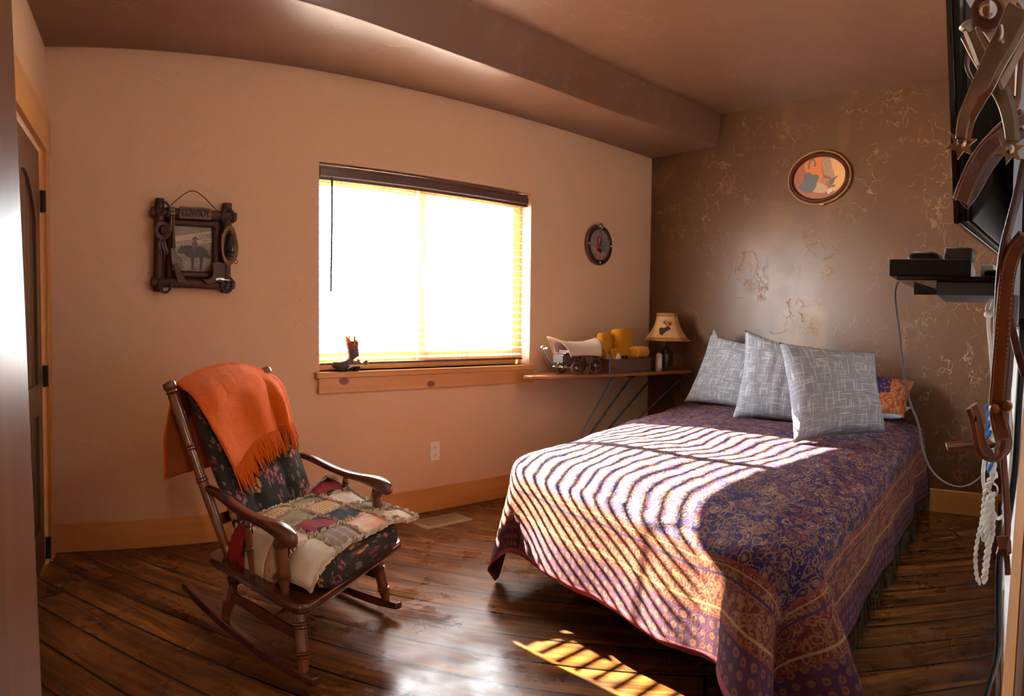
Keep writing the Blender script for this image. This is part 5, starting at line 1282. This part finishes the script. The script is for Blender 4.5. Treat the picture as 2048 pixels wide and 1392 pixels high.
for k, (x, lab) in enumerate(((.172, 'left black bottle cap showing above the tray edge'), (.200, 'right black bottle cap showing above the tray edge'))):
    bt = MB(); bt.lathe(tq(x, .040, .010), tq(x, .040, .118), [(0, .010), (.7, .0105), (.72, .008), (.76, .0115), (.98, .0115), (1, .009)], 14); single('toiletry_bottle', bt, M['black'], lab, 'bottle', group='small black bottles in the tray')

# lotion bottle
lo_ = V((4.045, 2.985, ZI)); lb = thing('lotion_bottle', 'pink lotion bottle with black pump between tray and lamp', 'bottle', lo_)
b = MB(); b.lathe(lo_, lo_+V((0, 0, .135)), [(0, .020), (.03, .0245), (.80, .0245), (.90, .021), (.97, .012), (1, .011)], 20); part('bottle_body', b, M['lotion'], lb)
b = MB(); b.grid(lambda s, t: lo_+V((.0249*math.cos(lerp(-2.6, -1.2, s)), .0249*math.sin(lerp(-2.6, -1.2, s)), lerp(.025, .10, t))), 12, 2); part('bottle_label', b, M['white_plastic'], lb, 'pale label')
b = MB(); b.lathe(lo_+V((0, 0, .134)), lo_+V((0, 0, .178)), [(0, .013), (.3, .013), (.32, .005), (.75, .005), (.76, .011), (1, .010)], 14); b.tube([lo_+V((0, 0, .174)), lo_+V((-.02, -.02, .174)), lo_+V((-.026, -.026, .166))], .004, 8); part('pump', b, M['black'], lb)

# table lamp
lm = V((4.222, 3.045, ZI)); tl_ = thing('table_lamp', 'table lamp with elk silhouette shade in the corner', 'lamp', lm)
b = MB(); b.box(lm+V((0, 0, .012)), (.17, .12, .024), Matrix.Rotation(.15, 3, 'Z')); part('lamp_base', b, M['bootbrown'], tl_, bevel=.006)
b = MB(); b.lathe(lm+V((-.01, 0, .024)), lm+V((-.005, 0, .175)), [(0, .040), (.1, .044), (.3, .036), (.5, .040), (.65, .030), (.8, .036), (.92, .026), (1, .014)], 18)
for k, (x, z, r) in enumerate(((-.05, .10, .016), (.045, .12, .018), (-.03, .15, .015), (.03, .06, .02), (-.045, .05, .02))): b.ball(lm+V((x, -.01, z)), (r, r*.8, r*1.5), 10, 7)
b.tube([lm+V((-.055, -.02, .03)), lm+V((-.062, -.02, .09)), lm+V((-.04, -.02, .165))], .007, 8); b.tube([lm+V((.05, -.02, .03)), lm+V((.058, -.01, .10)), lm+V((.03, -.01, .16))], .007, 8)
part('carved_stand', b, M['carved'], tl_)
b = MB(); b.tube([lm+V((0, 0, .17)), lm+V((0, 0, .40))], .005, 8); part('lamp_rod', b, M['bronze'], tl_)
b = MB(); ns = 8; sh0, sh1 = lm+V((0, 0, .222)), lm+V((0, 0, .425))
def shp(s, t):                            # eight panelled bell shade, rising t
    a = 2*PI*s; kk = math.cos(PI/ns)/math.cos(((a+.25) % (2*PI/ns))-PI/ns); kk = lerp(1, kk, .75)
    r = (.080+.100*(1-t)**2.0)*kk; return lm+V((r*math.cos(a), r*math.sin(a), lerp(.222, .425, t)))
b.grid(shp, 64, 16, cu=True, uvf=lambda s, t: (s, t)); o = part('lamp_shade', b, M['shade'], tl_, 'parchment shade', smooth=25, fix=False); o.modifiers.new('t', 'SOLIDIFY').thickness = .002
for t in (0.0, 1.0):
    b = MB(); b.tube([shp(i/64, t) for i in range(64)], .0025, 6, closed=True); part('shade_edge', b, M['ropegold'], o)
# elk head applied to the shade, facing the room
sc_a = math.atan2(-lm.y, -lm.x)
def ek(x, z):                             # x right along the shade as seen from the room (m), z up from the shade's foot
    t = z/.203; r = .080+.100*(1-t)**2.0; a = sc_a+x/max(r, .05); p = shp((a/(2*PI)) % 1, t); return p+V((math.cos(a), math.sin(a), 0))*.0035
def kx(px): return (px-1415)*.00070
def kz(py): return (1215-437+0-(py-0)-340+0)*0 + (437-py)*.000645
hd = [(1325, 300), (1328, 282), (1345, 285), (1385, 290), (1395, 280), (1386, 272), (1400, 272), (1420, 270), (1440, 278), (1460, 300), (1452, 312), (1432, 318), (1410, 328), (1395, 340), (1380, 356), (1368, 378), (1350, 368), (1328, 362), (1332, 345), (1326, 330)]
hd = [(1325, 300), (1345, 285), (1385, 290), (1420, 270), (1440, 278), (1460, 300), (1432, 318), (1410, 328), (1380, 356), (1368, 378), (1350, 368), (1328, 362), (1332, 340)]
def fillp(poly, name, mat, par):
    # densify and fan-fill
    bm = bmesh.new(); vs = [bm.verts.new((x, y, 0)) for x, y in poly]; bm.faces.new(vs); bmesh.ops.triangulate(bm, faces=bm.faces); bmesh.ops.subdivide_edges(bm, edges=bm.edges, cuts=2, use_grid_fill=True); bmesh.ops.triangulate(bm, faces=bm.faces)
    b = MB(); b.add([ek(kx(v.co.x), kz(v.co.y)) for v in bm.verts], [tuple(v.index for v in f.verts) for f in bm.faces]) if not bm.verts.index_update() else None; bm.free()
    return part(name, b, mat, par, smooth=0)
elk = fillp(hd, 'elk_silhouette', M['elk'], o)
b = MB()
for L in ([(1418, 272), (1405, 255), (1392, 238), (1380, 224), (1370, 210)], [(1400, 250), (1388, 235), (1368, 236)], [(1390, 236), (1390, 215), (1384, 200)], [(1405, 255), (1408, 230), (1400, 204)], [(1428, 272), (1440, 250), (1444, 230), (1450, 205)], [(1440, 250), (1424, 235), (1418, 208)], [(1440, 250), (1460, 240), (1474, 246)], [(1444, 238), (1464, 225), (1466, 212)], [(1438, 256), (1430, 240), (1436, 212)], [(1440, 256), (1456, 258), (1474, 246)]):
    pts = []
    for i in range(len(L)-1):
        for k in range(4): t = k/4; pts.append(ek(kx(lerp(L[i][0], L[i+1][0], t)), kz(lerp(L[i][1], L[i+1][1], t))))
    pts.append(ek(kx(L[-1][0]), kz(L[-1][1]))); b.tube(pts, [lerp(.0026, .0012, i/len(pts)) for i in range(len(pts))], 5)
part('elk_antlers', b, M['elk'], o)
# ------------------------------------------------------------------ television on its bracket, seen from its end
tv = thing('television', 'black flat television on the entry wall, seen edge on at the top right', 'television', (1.8, .31, 1.62))
def tvp(s, z, o):                         # s along the set 0 near .. 1 far, o: 0 screen .. 1 back
    t = (z-1.37)/.55; y0 = .318+.036*t; return V((1.462+.86*s-.010*t, y0-.012*s-o, z))
def tvbox(b, s0, s1, z0, z1, o0, o1, z0b=None, z1b=None):
    z0b = z0 if z0b is None else z0b; z1b = z1 if z1b is None else z1b
    return b.hexa([tvp(s0, z0, o0), tvp(s1, z0, o0), tvp(s1, z0b, o1), tvp(s0, z0b, o1), tvp(s0, z1, o0), tvp(s1, z1, o0), tvp(s1, z1b, o1), tvp(s0, z1b, o1)])
part('bezel', tvbox(MB(), 0, 1, 1.362, 1.93, 0, .014), M['gloss_black'], tv, bevel=.002, smooth=0)
part('screen', tvbox(MB(), .02, .98, 1.385, 1.91, -.0008, .002), M['gloss_black'], tv, smooth=0)
part('back_shell', tvbox(MB(), .004, .996, 1.366, 1.925, .014, .030), M['black'], tv, bevel=.003, smooth=0)
b = MB(); b.hexa([tvp(.06, 1.375, .030), tvp(.94, 1.375, .030), tvp(.90, 1.44, .075), tvp(.10, 1.44, .075), tvp(.06, 1.87, .030), tvp(.94, 1.87, .030), tvp(.90, 1.80, .075), tvp(.10, 1.80, .075)]); part('back_cover', b, M['grey_plastic'], tv, bevel=.004, smooth=0)
b = MB()
for k in range(8): b.hexa([tvp(.2+.075*k, 1.40, .046), tvp(.24+.075*k, 1.40, .046), tvp(.24+.075*k, 1.405, .050), tvp(.2+.075*k, 1.405, .050), tvp(.2+.075*k, 1.42, .060), tvp(.24+.075*k, 1.42, .060), tvp(.24+.075*k, 1.425, .064), tvp(.2+.075*k, 1.425, .064)])
vv = part('vent_slot', b, M['steel'], tv, smooth=0); vv['kind'] = 'stuff'
b = MB(); b.box(tvp(.5, 1.62, .085), (.24, .03, .24)); b.tube([tvp(.5, 1.62, .06), ep(1.95, 1.62, .012)], .022, 12); b.box(ep(1.95, 1.62, .012), (.10, .02, .26), Matrix.Rotation(math.atan(RS), 3, 'Z')); part('wall_bracket', b, M['iron'], tv)

# black wall shelf with the set-top gear
sf = thing('wall_shelf', 'black wall shelf under the television holding a flat black box', 'shelf', ep(1.72, 1.22, .15))
sx0, sx1 = 1.532, 1.93
b = MB(); q = [V((sx0, .463, 0)), V((sx1, .463+RS*.35, 0)), ep(sx1*1.01, 0, .001), ep(sx0*1.01, 0, .001)]
b.hexa([p+V((0, 0, 1.244)) for p in q]+[p+V((0, 0, 1.254)) for p in q]); part('shelf_board', b, M['gloss_black'], sf, bevel=.002, smooth=0)
b = MB(); q = [V((1.56, .375, 0)), V((1.90, .43, 0)), ep(1.92, 0, .001), ep(1.575, 0, .001)]
b.hexa([p+V((0, 0, 1.213)) for p in q]+[p+V((0, 0, 1.2435)) for p in q]); part('under_tray', b, M['grey_plastic'], sf, bevel=.002, smooth=0)
b = MB(); b.prism([(0, 0), (.10, .03), (.10, .0), (.0, -.0001)], V((1.565, .33, 1.213)), (0, 1, 0), (0, 0, 1), (.01, 0, 0)); part('shelf_bracket', b, M['iron'], sf)
ZT = 1.2545
def gear(x0, x1, y0, y1, z0, z1): return MB().hexa([V((x0, y0, z0)), V((x1, y0+RS*(x1-x0), z0)), V((x1, y1+RS*(x1-x0), z0)), V((x0, y1, z0)), V((x0, y0, z1)), V((x1, y0+RS*(x1-x0), z1)), V((x1, y1+RS*(x1-x0), z1)), V((x0, y1, z1))])
single('set_top_box', gear(1.548, 1.80, .292, .488, ZT, ZT+.040), M['black'], 'flat black set top box lying on the wall shelf', 'set top box', bevel=.003, smooth=0)
ZG = ZT+.0405
b = MB()
def pb(s, t):
    a = 2*PI*s; bb = PI/2*t; r = math.cos(bb)**.35; return V((1.605+.040*r*math.copysign(abs(math.cos(a))**.5, math.cos(a)), .414+.040*r*math.copysign(abs(math.sin(a))**.5, math.sin(a)), ZG+.022*math.sin(bb)))
b.grid(pb, 32, 8, cu=True); b.f.append(list(reversed(range(32)))); single('black_puck', b, M['black'], 'rounded low black device on the left of the set top box', 'device', smooth=60)
ad = thing('power_adapter', 'upright black power adapter with two prongs on the set top box', 'power adapter', (1.6, .325, ZG))
b = MB(); b.lohi((1.575, .296, ZG), (1.635, .362, ZG+.030)); part('adapter_body', b, M['grey_plastic'], ad, bevel=.006, seg=3, smooth=40)
for y in (.336, .323):
    b = MB(); b.lohi((1.603, y-.0008, ZG+.029), (1.609, y+.0008, ZG+.048)); part('prong', b, M['chrome'], ad, smooth=0)
sp_ = thing('plug_strip', 'small white plug adapter beside the set top box with black plug', 'plug adapter', (1.66, .265, ZT))
b = MB(); b.lohi((1.63, .252, ZT), (1.68, .284, ZT+.038)); part('plug_body', b, M['white_plastic'], sp_, bevel=.003, smooth=40)
b = MB(); b.tube([(1.628, .27, ZT+.016), (1.615, .25, ZT+.016), (1.62, .225, ZT+.015), (1.66, .212, ZT+.014)], .007, 10); part('black_plug', b, M['black'], sp_)

# cords on and near the entry wall
def N(x, y, r): return atr(x, y, r)
b = MB(); pts = spline([V((1.536, .462, 1.240)), N(1789, 590, 1.60), N(1797, 660, 1.61), N(1806, 740, 1.62), N(1818, 800, 1.63), N(1836, 850, 1.65), N(1845, 900, 1.67), N(1862, 940, 1.70), N(1892, 966, 1.74), N(1925, 973, 1.78), N(1955, 958, 1.82), N(1975, 930, 1.86), N(1992, 880, 1.90)], 6)
b.tube(pts, .0017, 6); b.tube([p+V((.0015, -.0024, 0)) for p in pts], .0013, 6); single('hanging_cord', b, M['cord'], 'thin grey cord looping down from the shelf corner past the pillows', 'cord')
b = MB(); b.tube(spline([N(2044, 640, 0.98), N(2043, 720, 0.93), N(2036, 830, 0.88), N(2030, 930, 0.86), N(2020, 1010, 0.86), N(2012, 1060, 0.88), N(2000, 1110, 0.90), N(1997, 1180, 0.92), N(1997, 1290, 0.98), N(1984, 1350, 1.03), N(1972, 1392, 1.08), N(1968, 1420, 1.08)], 6), .0050, 8); single('black_cable', b, M['black'], 'thick black cable running down the white entry wall', 'cable')
b = MB(); b.tube(spline([N(2026, 560, 1.5), N(2020, 680, 1.5), N(2018, 800, 1.5), N(2024, 900, 1.5), N(2018, 960, 1.5), N(2008, 1020, 1.5)], 6), .0055, 8); single('white_cord', b, M['rope'], 'smooth off white cord hanging beside the black cable', 'cord')
b = MB(); b.tube(spline([N(1990, 590, 1.7), N(1984, 610, 1.7), N(1977, 640, 1.7), N(1981, 700, 1.7), N(1985, 760, 1.7), N(1984, 830, 1.7), N(1974, 890, 1.7), N(1966, 950, 1.7), N(1974, 1000, 1.7), N(1984, 1020, 1.68), N(1995, 1036, 1.68), N(2004, 1034, 1.66)], 6), .0050, 8)
b.ball(N(1977, 629, 1.69), (.012, .012, .009), 10, 7); b.tube(spline([N(1984, 596, 1.69), N(1974, 615, 1.69), N(1978, 630, 1.69), N(1988, 615, 1.70), N(1986, 590, 1.70)], 5), .0045, 7); single('knotted_rope', b, M['rope'], 'knotted off white rope hanging in front of the dark wall by the shelf', 'rope')
# twisted lead rope with its blue and white braid
rp = thing('lead_rope', 'coiled white twisted lead rope with blue and white braided top', 'rope', N(1968, 1000, 1.55))
RR = 1.55
def twist(path, r, n=2, pitch=.030, off=.55):
    b = MB(); P = spline(path, 14); L = [0]
    for i in range(1, len(P)): L.append(L[-1]+(P[i]-P[i-1]).length)
    for k in range(n):
        pts = []
        for i, p in enumerate(P):
            a = 2*PI*L[i]/pitch+2*PI*k/n; T = (P[min(i+1, len(P)-1)]-P[max(i-1, 0)]).normalized(); e1 = T.cross(V((.99, .13, .05))).normalized(); e2 = T.cross(e1)
            pts.append(p+e1*(r*off*math.cos(a))+e2*(r*off*math.sin(a)))
        b.tube(pts, r*.62, 6)
    return b
b = twist([N(1988, 950, RR), N(1975, 975, RR), N(1970, 1010, RR), N(1966, 1060, RR), N(1972, 1080, RR), N(1981, 1078, RR), N(1984, 1050, RR), N(1982, 1005, RR), N(1984, 985, RR)], .0080); part('rope_coil', b, M['rope'], rp)
b = twist([N(1984, 985, RR-.02), N(1976, 1010, RR-.02), N(1973, 1050, RR-.02), N(1977, 1085, RR-.02), N(1973, 1120, RR-.02), N(1968, 1165, RR-.02)], .0075); part('rope_tail', b, M['rope'], rp)
b = twist([N(1970, 1020, RR+.02), N(1957, 1070, RR+.02), N(1951, 1110, RR+.02), N(1953, 1150, RR+.02), N(1960, 1168, RR+.02)], .0048); part('rope_end', b, M['rope'], rp)
b = MB(); P = [N(1981, 820, RR), N(1985, 860, RR), N(1980, 900, RR), N(1985, 930, RR), N(1988, 955, RR)]; B1 = twist(P, .0085, 2, .05); part('braid_white', B1, M['white_plastic'], rp, 'white braid strand')
B2 = twist([p+V((.0, .006, .012)) for p in P], .0085, 2, .05); part('braid_blue', B2, M['bluecord'], rp, 'blue braid strand')
b = MB(); b.ring(N(1985, 980, RR-.005), V((.13, -.99, 0)), V((0, 0, 1)), .011, .014, .0030, 20, 6); part('snap_ring', b, M['chrome'], rp)
# outlet and framed thing on the entry wall
b = MB(); c = ep(2.02, .33, .004); b.box(c+V((0, .006, 0)), (.075, .02, .118), Matrix.Rotation(math.atan(RS), 3, 'Z')); single('wall_plate', b, M['cream'], 'cream cover plate low on the white entry wall', 'wall plate', bevel=.003)
pf = thing('framed_print', 'blue edged framed print on the entry wall behind the bridle straps', 'picture', ep(1.15, 1.2, .02))
b = MB(); ebox(b, .98, 1.42, 1.135, 1.75, .001, .020); part('print_frame', b, M['black'], pf, bevel=.002, smooth=0)
b = MB(); ebox(b, .976, .984, 1.137, 1.748, .010, .024); part('mat_edge', b, M['paleblue'], pf, 'pale blue edge', smooth=0)

# ------------------------------------------------------------------ leather bridle hanging on the hook by the doorway, with two spurs
RB = .66
IR = V((.125, -.992, 0)); VD = V((.992, .125, 0)); UPV = V((0, 0, 1))
br_ = thing('bridle', 'stitched brown leather bridle straps hanging by the doorway at the right edge', 'bridle', N(2000, 600, RB))
def strap_px(name, L, w, t, side, mat='leather', stitch=True, n=8, rs=RB, par=None, bev=.0012):
    P = spline([N(x, y, (q[0] if q else rs)) for x, y, *q in L], n); b = MB(); b.strap(P, w, t, side); o = part(name, b, M[mat], par or br_, bevel=bev, smooth=40)
    if stitch:
        sb = MB(); S = side if isinstance(side, list) else [side]*len(P)
        acc = 0
        for sg in (-1, 1):
            last = None
            for i in range(len(P)-1):
                T = (P[i+1]-P[i]); ln = T.length; T = T.normalized(); sd = (V(S[i])-T*V(S[i]).dot(T)).normalized(); nn = T.cross(sd); 
                if nn.dot(VD) > 0: nn = -nn
                ww_ = (w if not isinstance(w, list) else w[i]); k = max(1, int(ln/.0042))
                for j in range(k):
                    c = P[i]+T*(ln*(j+.5)/k)+sd*(sg*ww_*.36)+nn*(t*.5+.0002); sb.tube([c-T*.0013, c+T*.0013], .00042, 4)
        s = part('stitching', sb, M['thread'], o, 'pale stitching', smooth=0); s['kind'] = 'stuff'
    return o
strap_px('brow_strap', [(2052, 228, .62), (2020, 250, .63), (1985, 285, .64), (1955, 325, .64), (1934, 368, .645), (1922, 402, .65)], .0165, .0055, IR*.9+VD*.25+UPV*.1)
strap_px('brow_strap', [(2050, 262, .66), (2012, 290, .665), (1975, 335, .67), (1948, 380, .668), (1926, 408, .655)], .013, .004, IR*.7+VD*.6, 'leather2', False)
strap_px('cheek_strap', [(2050, 318, .60), (2036, 385, .61), (2022, 440, .62), (2008, 495, .63), (2000, 560, .64), (1996, 640, .65), (1994, 700, .65)], .0105, .005, IR*.45+VD*.9, 'leather2', False)
strap_px('cheek_strap', [(2052, 470, .62), (2030, 500, .63), (2016, 545, .635), (2008, 620, .64), (2002, 700, .645), (1997, 760, .65), (1993, 815, .65), (1998, 850, .645), (2006, 880, .64)], [.0150]*65, .0055, IR+VD*.15)
# curled lower loop of the cheek piece
strap_px('curled_strap', [(2000, 830, .652), (2010, 866, .65), (2012, 892, .648), (2000, 909, .645), (1984, 912, .64), (1968, 902, .636), (1959, 880, .634), (1955, 855, .632), (1950, 832, .63), (1943, 812, .628)], .0135, .0055, VD*.75+IR*.55)
strap_px('strap_tab', [(1893, 894, .64), (1915, 892, .642), (1940, 890, .645), (1966, 892, .65), (1985, 886, .655)], .0110, .004, UPV*.35+VD*.9, 'leather', True)
strap_px('throat_strap', [(2018, 630, .68), (2026, 665, .67), (2036, 705, .66), (2050, 752, .65)], .008, .003, IR, 'leather2', False)
strap_px('throat_strap', [(2032, 590, .70), (2024, 680, .70), (2018, 760, .70), (2012, 820, .69), (2012, 870, .68)], .009, .003, IR*.6+VD*.8, 'leather2', False)
strap_px('rein', [(2006, 905, .66), (2009, 950, .66), (2013, 1000, .66), (2015, 1050, .66), (2012, 1090, .66)], .0072, .0035, IR*.8+VD*.5, 'leather', False)
b = MB(); b.strap([N(1996, 1086, .655), N(2014, 1084, .65), N(2020, 1094, .655), N(2010, 1100, .665), N(1996, 1096, .662)], .0130, .003, UPV); part('keeper_loop', b, M['leather'], br_, bevel=.001)
strap_px('rein', [(2010, 1098, .66), (2014, 1120, .66), (2016, 1150, .66)], .006, .003, IR, 'leather2', False)
for x, y in ((1990, 816), (2014, 812)):
    b = MB(); b.lathe(N(x, y, .650)-VD*.009, N(x, y, .650)+VD*.004, [(0, .002), (.1, .0045), (.35, .0058), (.6, .0058), (1, .003)], 14); b.box(N(x, y, .650)-VD*.0088, (.0008, .0075, .0014)); part('screw_stud', b, M['brassy'], br_)
b = MB(); b.ball(N(1950, 838, .627), (.0035, .0022, .0035), 10, 7); part('strap_hole', b, M['black'], br_)
# rosette with silver dome
b = MB(); c = N(1976, 26, .60); b.lathe(c+VD*.006, c-VD*.004, [(0, .0135), (.2, .0150), (.8, .0150), (1, .0125)], 28); ro = part('rosette', b, M['leather'], br_)
b = MB(); b.ball(c-VD*.005, (.005, .0085, .0085), 18, 10); part('silver_dome', b, M['chrome'], ro)
strap_px('crown_strap', [(1945, 70, .70), (1938, 100, .70), (1934, 130, .70), (1940, 150, .70), (1950, 165, .70)], .006, .003, VD*.8+IR*.4, 'leather', False)
strap_px('crown_strap', [(2046, 60, .70), (2042, 120, .70), (2038, 170, .70), (2036, 200, .70), (2030, 215, .69)], .006, .003, IR*.8+VD*.5, 'leather', False)
b = MB(); hk = N(2010, -40, .66); b.tube([V((hk.x, yr(hk.x)-.01, hk.z+.01)), hk, N(1990, -30, .63), N(1984, -50, .62)], .004, 8); part('wall_hook', b, M['iron'], br_)

def spur(label, shank, width, rowc, rr, bandpts, bandw, depth, nst, extra):
    c0 = N(*shank[len(shank)//2]); s = thing('spur', label, 'spur', c0, 'pair of spurs hanging with the bridle')
    P = spline([N(*p) for p in shank], 6); m = len(P); ws = [lerp(width[0], width[1], (i/(m-1))**1.3) for i in range(m)]
    b = MB(); b.strap(P, ws, .004, IR+UPV*.2); part('shank', b, M['oldsteel'], s, bevel=.0015)
    b = MB(); b.strap([p+VD*0 for p in [P[i]+((P[min(i+1, m-1)]-P[max(i-1, 0)]).normalized().cross(VD))*(ws[i]*.5) for i in range(m)]], .0022, .006, VD); part('shank_edge', b, M['chrome'], s)
    c = N(*rowc); b = MB(); poly = []
    for i in range(2*nst):
        a = PI*i/nst+.3; r = rr if i % 2 == 0 else rr*.48
        poly.append((r*math.cos(a), r*math.sin(a)))
    b.prism(poly, c+VD*.0012, IR, UPV, -VD*.0024); part('rowel', b, M['brassy'], s, smooth=0)
    b = MB(); b.lathe(c-VD*.006, c+VD*.006, [(0, .002), (.2, .004), (.8, .004), (1, .002)], 12); part('rowel_pin', b, M['chrome'], s)
    P = spline([N(*p) for p in bandpts], 6); b = MB(); b.strap(P, bandw, .003, VD*.8+IR*.4); part('heel_band', b, M['oldsteel'], s, bevel=.001)
    if extra:
        b = MB(); P = spline([N(*p) for p in extra], 4); b.tube(P, .0018, 6); part('swinging_button', b, M['chrome'], s)
    return s
spur('front spur, its six pointed rowel against the dark wall', [(2038, 14, .52), (2012, 70, .52), (1985, 120, .52), (1962, 170, .52), (1944, 205, .525), (1928, 240, .53), (1922, 280, .53)], (.0175, .0085), (1923, 288, .535), .0125, [(2040, 16, .52), (2052, 30, .54), (2046, 80, .56), (2022, 130, .56), (2000, 170, .55)], .010, .52, 6, [(2002, 52, .512), (2004, 70, .510), (1998, 82, .512)])
spur('rear spur crossing behind the front one, rowel half hidden by the strap', [(1936, 66, .58), (1958, 110, .58), (1985, 160, .58), (2008, 205, .58), (2018, 245, .58), (2022, 280, .58)], (.0150, .0090), (2020, 300, .585), .0130, [(1936, 66, .58), (1928, 60, .60), (1950, 50, .62), (1980, 90, .62), (2010, 130, .61)], .009, .58, 6, [(1930, 64, .575), (1944, 98, .574), (1956, 132, .574)])
# ------------------------------------------------------------------ daylight
sd = bpy.data.lights.new('sun', 'SUN'); so = bpy.data.objects.new('sun', sd); C.objects.link(so)
sd.energy = SUN_E; sd.angle = math.radians(.4); sd.color = (1.0, .86, .66)
so.rotation_euler = V((-.004, -1, -.555)).to_track_quat('-Z', 'Y').to_euler()
w = bpy.data.worlds.new('sky'); scn.world = w; w.use_nodes = True; t = w.node_tree
bg = t.nodes['Background']; tc = t.nodes.new('ShaderNodeTexCoord'); sx = t.nodes.new('ShaderNodeSeparateXYZ'); rp = t.nodes.new('ShaderNodeValToRGB')
t.links.new(tc.outputs['Generated'], sx.inputs[0]); mr = t.nodes.new('ShaderNodeMapRange'); mr.inputs[1].default_value = -1; mr.inputs[2].default_value = 1
t.links.new(sx.outputs[2], mr.inputs[0]); t.links.new(mr.outputs[0], rp.inputs[0])
cr = rp.color_ramp; cr.elements[0].position = .46; cr.elements[0].color = (1.0, .93, .86, 1); cr.elements[1].position = .6; cr.elements[1].color = (.80, .90, 1.0, 1)
t.links.new(rp.outputs[0], bg.inputs[0]); bg.inputs[1].default_value = SKY_E
scn.view_settings.view_transform = 'Standard'; scn.view_settings.look = 'None'; scn.view_settings.gamma = 1; scn.view_settings.use_curve_mapping = False
scn.view_settings.exposure = EXPO
scn.cycles.diffuse_bounces = 6; scn.cycles.max_bounces = 10; scn.cycles.glossy_bounces = 4; scn.cycles.transparent_max_bounces = 16
scn.cycles.use_denoising = True; scn.cycles.caustics_reflective = False; scn.cycles.caustics_refractive = False
# two added fill lights out of view: high in the room and beyond the doorway
for nm, loc, e, sz in (('room_fill_light', (2.25, .95, 2.5), ROOM_FILL_E, .13), ('hall_fill_light', (-.3, -1.1, 2.4), HALL_FILL_E, .13)):
    ld = bpy.data.lights.new(nm, 'POINT'); ld.shadow_soft_size = sz; ld.energy = e; ld.color = (1.0, .80, .58); lo = bpy.data.objects.new(nm, ld); C.objects.link(lo); lo.location = loc
scn.cycles.use_adaptive_sampling = True; scn.cycles.adaptive_threshold = .02
